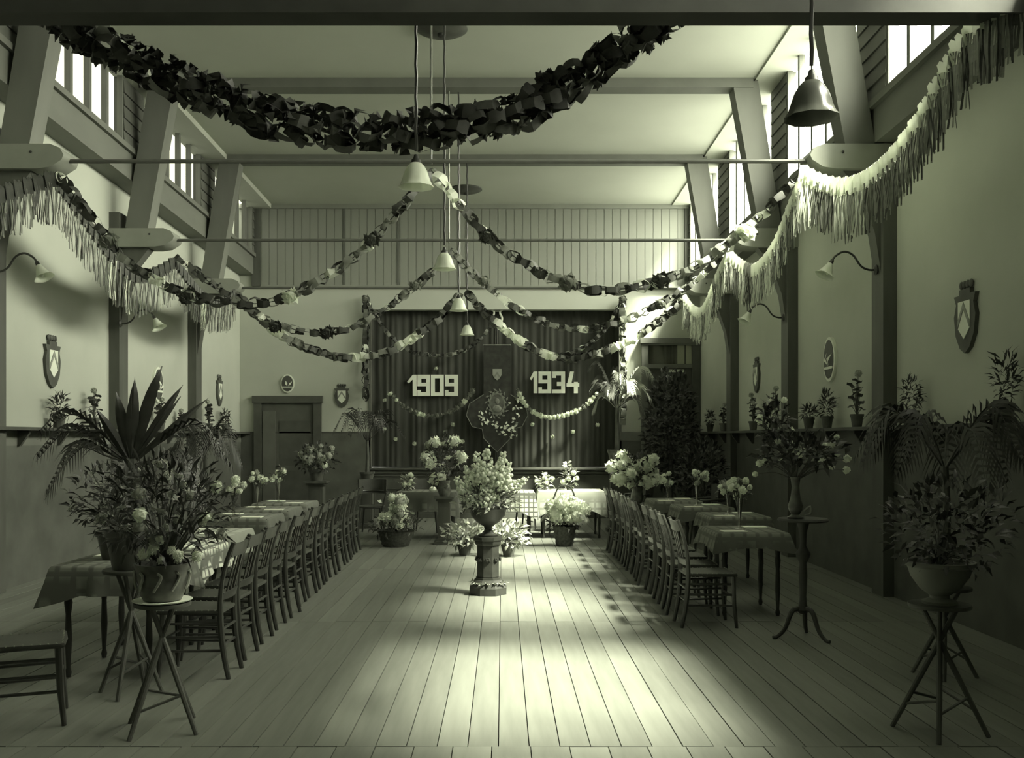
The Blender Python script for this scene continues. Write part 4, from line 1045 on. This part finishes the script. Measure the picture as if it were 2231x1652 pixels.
def floor_plant(loc, label, seed, ext=(.3, .25, .17), cz=.28, m=M_leafl):
    t = thing('potted_begonia', label, 'plant', loc, 0, 'leafy plants on the floor behind the pedestal')
    MB().lathe(pot_prof(.1, .16), 16, cap=False).build('pot', M_terra, t)
    stuff(foliage(230, (0, 0, cz), ext, .09, .05, m, seed).build('foliage', m, t))
    scatter(t, [(14, bloom('daisy', .045, M_bloom), (.7, 1.2))], (0, 0, .14), (0, 0, cz), ext, seed)
floor_plant((-.52, 13.2, 0), 'pale leafy plant on the floor just left behind the pedestal', 41)
floor_plant((.08, 13.1, 0), 'pale leafy plant on the floor just right behind the pedestal', 42)
# tall bouquet left of the pedestal plumes
def stand_bouquet(loc, sh, label, slabel, blooms, cen, ext, seed, fm=M_leaf, nf=260, fext=None):
    column_stand(loc, .15, sh, slabel)
    t = thing('tall_bouquet', label, 'bouquet', (loc[0], loc[1], sh), 0, 'large bouquets on stands')
    MB().lathe([(0, 0), (.07, 0), (.1, .08), (.08, .18), (.09, .24), (.08, .24), (.06, .17), (0, .1)], 16, cap=False).build('vase', M_cer, t)
    scatter(t, blooms, (0, 0, .2), cen, ext, seed)
    stuff(foliage(nf, cen, fext or (ext[0]*.95, ext[1], ext[2]*.95), .11, .045, fm, seed).build('foliage', fm, t))
    return t
q = P(968, 1060, 14.6)
stand_bouquet((q.x, 14.6, 0), .72, 'tall bouquet with big white rose and lilies left of the plumes', 'dark stand under the tall rose bouquet left of the pedestal',
    [(9, bloom('rose', .09, M_bloom), (.8, 1.3)), (10, bloom('daisy', .08, M_bloom), (.8, 1.1)), (6, bloom('rose', .07, M_bloomg), (.8, 1.2))], (0, 0, .55), (.3, .25, .42), 51)
q = P(1388, 1080, 14.6)
stand_bouquet((q.x, 14.6, 0), .62, 'broad bouquet of large white lilies right of the stage tables', 'dark stand under the white lily bouquet on the right',
    [(26, bloom('rose', .115, M_bloom), (.8, 1.25)), (12, bloom('daisy', .08, M_bloom), (.7, 1.1)), (10, bloom('rose', .045, M_bloom), (.8, 1.2))], (0, 0, .5), (.38, .3, .28), 52)
for (px, py, sd_, lab) in ((1187, 1065, 53, 'white flowering pot plant on the right stage table, left one'), (1240, 1062, 54, 'taller white flowering pot plant on the right stage table'), (885, 1062, 55, 'small pale posy pot on the left stage table')):
    yy = 15.9 if px > 1000 else 15.6
    q = P(px, 0, yy); t = thing('potted_flower', lab, 'plant', (q.x, yy, .752), 0, 'pot plants on the stage tables')
    MB().lathe(pot_prof(.055, .09), 14, cap=False).build('pot', M_terra, t)
    hh = .42 if px == 1240 else .26
    scatter(t, [(12, bloom('daisy', .05, M_bloom), (.7, 1.2)), (4, bloom('rose', .05, M_bloom), (.8, 1.1))], (0, 0, .08), (0, 0, hh*.6), (.15, .12, hh*.55), sd_)
    stuff(foliage(60, (0, 0, hh*.5), (.13, .12, hh*.5), .08, .03, M_leafl, sd_).build('foliage', M_leafl, t))

# shelf plants
def shelf_plant(px, side, h, label, kind, seed, w_=.12):
    X = XL+.14 if side < 0 else XR-.14
    y = X*F/(px-VX)
    t = thing('potted_geranium' if kind == 'g' else 'potted_fern', label, 'plant', (X, y, DZ), 0, 'pot plants on the wall shelves')
    pt = MB().lathe(pot_prof(.07, .14), 16, cap=False).build('pot', M_terra, t)
    MB().lathe([(0, .12), (.063, .12)], 12, cap=False).build('soil', M_soil, pt)
    rr = random.Random(seed)
    if kind == 'g':
        tips = []
        for k in range(12):
            z = .14+(h-.2)*(.15+.8*k/12); a = k*2.4; r_ = rr.uniform(.04, w_)*(1-.5*k/12)
            p = Vector((max(-.06, min(.06, r_*math.cos(a)*.6)), r_*math.sin(a), z)); tips.append(p)
            n_ = 9
            b = MB(); c = b.vert((0, 0, -.008)); rim = [b.vert((.045*math.cos(2*PI*j/n_), .045*math.sin(2*PI*j/n_), .006*(-1)**j)) for j in range(n_)]
            for j in range(n_): b.f.append((c, rim[j], rim[(j+1) % n_]))
            if 'ger' not in BL: BL['ger'] = b.mesh('leaf', M_leaf)
            put('leaf', BL['ger'], t, p, (rr.uniform(-.6, .6), rr.uniform(-.6, .6), 0), rr.uniform(.8, 1.3))
        fh = Vector((rr.uniform(-.03, .03), rr.uniform(-.05, .05), h-.04))
        put('bloom', bloom('ball', .045, M_bloomg), t, fh)
        stuff(stems(MB(), (0, 0, .12), tips+[fh], .004).build('stems', M_stem, t))
    else:
        stuff(foliage(120, (0, 0, .14+(h-.14)*.5), (min(w_, .045), w_*1.15, (h-.14)*.55), .09, .02, M_leaf, seed, .1).build('foliage', M_leaf, t))
for a in ((128, -1, .36, 'bushy fern in a pot on the left shelf, nearest the picture edge', 'f', 1, .16), (205, -1, .52, 'tall geranium pot on the left shelf behind the palm fronds', 'g', 2, .14), (350, -1, .5, 'geranium pot on the left shelf below the oval plaque', 'g', 3, .13), (398, -1, .36, 'geranium pot on the left shelf beside the second post', 'g', 4, .11),
          (455, -1, .56, 'thin tall geranium pot on the left shelf below the far shield', 'g', 5, .12), (491, -1, .4, 'feathery fern pot on the left shelf in the far corner', 'f', 6, .18),
          (1576, 1, .5, 'geranium pot on the right shelf by the third post', 'g', 7, .1), (1547, 1, .34, 'small fern pot on the right shelf in the far corner', 'f', 13, .12), (1641, 1, .58, 'tall geranium pot on the right shelf below the far shield', 'g', 8, .12), (1686, 1, .62, 'tall geranium pot on the right shelf beside the second post', 'g', 14, .12),
          (1802, 1, .4, 'round bushy pot plant on the right shelf below the oval plaque', 'f', 9, .13), (1762, 1, .26, 'low spreading fern on the right shelf beside the second post', 'f', 10, .17), (1867, 1, .62, 'tall leaning geranium pot on the right shelf beside the nearest post', 'g', 11, .15), (1985, 1, .42, 'wide dark pot plant on the right shelf below the dim shield', 'f', 12, .2), (2190, 1, .5, 'dark pot plant on the right shelf at the picture edge', 'f', 15, .14)):
    shelf_plant(*a)

def tripod(loc, h, spread, r, label, m=M_dark, plate=M_white, rot=0):
    t = thing('tripod_stand', label, 'plant stand', loc, rot, 'tripod plant stands')
    MB().lathe([(0, h-.02), (r, h-.02), (r*1.02, h-.01), (r, h), (0, h)], 24, cap=False).build('top', m, t)
    zx = h*.45
    ft = []
    for k in range(4):
        a = PI/4+k*PI/2+.35
        top_ = Vector((-math.cos(a)*r*.55, -math.sin(a)*r*.55, h-.02)); foot = Vector((math.cos(a)*spread, math.sin(a)*spread, 0)); ft.append((top_, foot))
        MB().tube([foot, foot.lerp(top_, .5), top_], [.013, .016, .013], 8).build('leg', m, t)
    for k in range(4):
        a, b = ft[k], ft[(k+1) % 4]
        MB().tube([a[1].lerp(a[0], .2), b[1].lerp(b[0], .3)], .008, 6).build('cross_brace', m, t)
    return t
# left foreground: broad leaved palm, tripod with pot
def broad_leaf(L_, W, bend, seed=0):
    b = MB(); n = 10; A = []
    for k in range(n+1):
        t = k/n; w_ = W*math.sin(PI*min(1, t*.9+.1))**.8*(1-t**6)
        z = L_*math.sin(t*1.2)/math.sin(1.2); x = bend*t*t
        A.append((b.vert((x, -w_/2, z)), b.vert((x-.012, 0, z)), b.vert((x, w_/2, z))))
    for a, c in zip(A, A[1:]): b.f += [(a[0], a[1], c[1], c[0]), (a[1], a[2], c[2], c[1])]
    return b
def left_palm():
    x, y = -2.33, 6.05; zb = .78
    tripod((x, y, 0), zb, .2, .17, 'dark tripod stand hidden behind the left foreground flowers', rot=.4)
    t = thing('broad_leaf_palm', 'large dark palm with broad upright leaves and feather fronds at the left', 'palm', (x, y, zb))
    MB().lathe(pot_prof(.16, .26), 20, cap=False).build('pot', M_terrad, t)
    z0 = EYE+(VY-1000)*y/F-zb
    MB().tube([(0, 0, .2), (.02, 0, z0*.6), (0, 0, z0)], [.05, .04, .035], 8).build('trunk', M_stem, t)
    for k, (tilt, yaw, L_, W, bend) in enumerate(((-.22, 0, .46, .075, .02), (.04, .3, .54, .07, .0), (.25, -.2, .64, .085, .08), (.55, .2, .58, .055, .1), (.62, -.3, .52, .035, .02), (-.55, .3, .4, .06, -.06), (.85, .3, .6, .045, .2), (.0, .5, .44, .07, .0))):
        o = broad_leaf(L_, W, bend).build('leaf', M_leaf, t, (0, 0, z0-.03)); o.rotation_euler = Euler((0, tilt, yaw*.8)).to_quaternion().to_euler()
        o.rotation_euler = (Matrix.Rotation(tilt, 3, 'Y') @ Matrix.Rotation(PI/2+yaw*.6, 3, 'Z')).to_euler()
    for k, (az, L_, lift, dr) in enumerate(((PI*.97, .62, .32, .16), (PI*1.03, .58, .22, .2), (PI*.9, .55, .12, .16), (.15, .62, .25, .3), (-.2, .55, .02, .35), (PI*1.2, .5, .1, .3), (-.5, .6, .05, .4), (-1.2, .5, -.05, .4))):
        o = frond(L_, lift, dr, 15, .2, .018, 80+k).build('frond', M_leaf, t, (0, 0, z0-.04)); o.rotation_euler = (0, 0, az)
left_palm()
LXT, LYT = -1.87, 5.3
tripod((LXT, LYT, 0), .70, .24, .15, 'dark bamboo tripod stand holding the patterned pot, left foreground')
def left_pot():
    tag(MB().lathe([(0, 0), (.12, 0), (.155, .008), (.16, .014), (.12, .01), (0, .008)], 28, cap=False).build('saucer', M_white, None, (LXT, LYT, .70)), 'white saucer under the patterned pot on the tripod', 'saucer')
    t = thing('bouquet_pot', 'patterned ceramic pot overflowing with irises and hyacinths on the tripod', 'bouquet', (LXT, LYT, .714))
    MB().lathe([(0, 0), (.1, 0), (.115, .03), (.135, .12), (.145, .18), (.15, .19), (.15, .2), (.138, .2), (.13, .17), (0, .16)], 28, cap=False).build('pot', M_cer, t)
    for k in range(9):
        a = k*2*PI/9; b = MB()
        c, _ = spline([(.137*math.cos(a-.18), .137*math.sin(a-.18), .06), (.143*math.cos(a), .143*math.sin(a), .1), (.146*math.cos(a+.12), .146*math.sin(a+.12), .14), (.147*math.cos(a-.02), .147*math.sin(a-.02), .16)], 10)
        b.tube(c, .008, 5).build('painted_scroll', M_shg, t)
    scatter(t, [(16, bloom('rose', .04, M_bloomg), (.7, 1.1)), (18, bloom('daisy', .045, M_bloomg), (.7, 1.2)), (5, bloom('rose', .04, M_bloom), (.7, 1.1))], (0, 0, .17), (0, .05, .48), (.36, .25, .3), 61)
    scatter(t, [(9, bloom('ball', .04, M_bloom), (.7, 1.0))], (0, 0, .19), (.08, -.06, .24), (.2, .12, .06), 62)
    stuff(foliage(620, (0, .06, .5), (.38, .28, .3), .10, .02, M_leaf, 63).build('foliage', M_leaf, t))
    for k in range(6):
        a = k*1.05+.3; o = broad_leaf(.4, .035, .1).build('blade_leaf', M_leafm, t, (.04*math.cos(a), .04*math.sin(a), .17)); o.rotation_euler = (.5*math.sin(a), .5*math.cos(a), a)
left_pot()
# a second, darker flower pot on the floor stand behind it
t = thing('potted_azalea', 'dim bushy azalea on the nearest left table', 'plant', (-2.72, 6.78, .7525), 0, 'flowering pot plants')
MB().lathe(pot_prof(.13, .2), 16, cap=False).build('pot', M_terrad, t)
stuff(foliage(420, (0, 0, .42), (.32, .28, .26), .07, .025, M_leaf, 71).build('foliage', M_leaf, t))
scatter(t, [(22, bloom('daisy', .04, M_bloomg), (.7, 1.1))], (0, 0, .18), (0, 0, .42), (.32, .28, .26), 72)

# right foreground
def gueridon():
    x, y = 2.4, 7.7; h = .96
    t = thing('gueridon_table', 'slender turned pedestal table with tripod feet on the right', 'table', (x, y, 0))
    MB().lathe([(0, h-.025), (.19, h-.025), (.2, h-.012), (.19, h), (0, h)], 28, cap=False).build('top', M_tab, t)
    MB().lathe([(.03, .2), (.05, .23), (.03, .27), (.026, .34), (.034, .5), (.028, .6), (.05, .65), (.058, .68), (.04, .71), (.025, .74), (.03, .85), (.05, h-.03)], 16).build('column', M_tab, t)
    for k in range(3):
        a = PI+k*2*PI/3+.1; c = Vector((math.cos(a), math.sin(a), 0))
        p, _ = spline([c*.02+Vector((0, 0, .24)), c*.09+Vector((0, 0, .22)), c*.15+Vector((0, 0, .08)), c*.22+Vector((0, 0, .015)), c*.25+Vector((0, 0, .014))], 12)
        MB().tube(p, [.022-.0007*k_ for k_ in range(13)], 8).build('foot', M_tab, t)
    t = thing('rhododendron_bouquet', 'sprawling bouquet of white blossom in a slender vase on the right', 'bouquet', (x-.06, y, h), 0, 'large bouquets on stands')
    MB().lathe([(0, 0), (.06, 0), (.065, .01), (.03, .03), (.055, .07), (.06, .1), (.04, .16), (.028, .25), (.04, .33), (.035, .33), (.022, .25), (0, .1)], 18, cap=False).build('vase', M_cer, t)
    MB().tube(spline([(.05, -.05, .06), (.1, -.05, .1), (.1, -.05, .04), (.06, -.05, .03)], 10)[0], .008, 6).build('vase_handle', M_shg, t)
    k = y/F
    def loc(px, py): return Vector(((px-VX)*k-(x-.06), R.uniform(-.15, .15), EYE+(VY-py)*k-h))
    tips = []
    spots = [(1672, 875), (1697, 874), (1688, 888), (1690, 900), (1685, 908), (1660, 912), (1665, 920), (1702, 932), (1725, 936), (1672, 950), (1685, 962), (1692, 968), (1730, 968), (1735, 980), (1720, 985), (1745, 985), (1755, 995), (1760, 1003), (1705, 990), (1712, 1003), (1730, 992), (1780, 1005), (1785, 970), (1798, 972), (1815, 953), (1805, 992), (1835, 995), (1842, 1000), (1675, 1006), (1660, 1010), (1725, 1012), (1655, 1035), (1810, 1022), (1848, 1025), (1740, 1000), (1718, 978), (1750, 978)]
    for px, py in spots:
        p = loc(px, py); put('bloom', R.choice((bloom('daisy', .04, M_bloom), bloom('rose', .036, M_bloom))), t, p, (R.uniform(-.7, .7), R.uniform(-.7, .7), R.uniform(0, 6)), R.uniform(.7, 1.15)); tips.append(p)
    stuff(stems(MB(), (0, 0, .3), tips, .004).build('stems', M_stem, t))
    b = foliage(240, loc(1735, 985), (.36, .2, .12), .1, .04, M_leaf, 81, 0); c = foliage(130, loc(1682, 925), (.1, .12, .2), .09, .035, M_leaf, 82, 0)
    stuff(b.build('foliage', M_leaf, t)); stuff(c.build('tall_foliage', M_leaf, t))
gueridon()
tripod((2.38, 5.25, 0), .70, .24, .16, 'dark tripod stand under the urn, right foreground')
t = thing('planted_urn', 'footed stone urn with trailing leaves, dim in the right foreground', 'urn', (2.38, 5.25, .70), 0)
MB().lathe([(0, 0), (.09, 0), (.09, .015), (.05, .03), (.05, .045), (.1, .08), (.15, .15), (.165, .2), (.185, .21), (.185, .23), (.16, .23), (.14, .17), (0, .12)], 26, cap=False).build('urn_body', M_dadob, t)
stuff(foliage(480, (.05, 0, .42), (.34, .3, .26), .075, .03, M_leaf, 91).build('foliage', M_leaf, t))
scatter(t, [(14, bloom('daisy', .04, M_leafm), (.8, 1.3))], (0, 0, .2), (-.05, 0, .38), (.34, .3, .22), 92)
tripod((2.98, 6.5, 0), .6, .2, .17, 'dark tripod stand under the right foreground palm')
palm('potted_palm', 'dim arching palm with a few glinting leaf tips at the right', (2.98, 6.5, .6), .16, .26, .55, ring_f(11, .55, .32, .4, seed=6), M_leaf, M_terrad, .026, seed=20, mats=(M_leaf, M_leaf, M_leafm))
q = P(470, 985, 15.2)
column_stand((-4.45, 14.4, 0), .17, .7, 'dark column stand under the palm by the left wall')
palm('potted_palm', 'drooping palm in the shade by the left wall near the far posts', (-4.45, 14.4, .7), .15, .24, .5, ring_f(9, .52, .35, .5, seed=8), M_leaf, M_terrad, .024, seed=40)
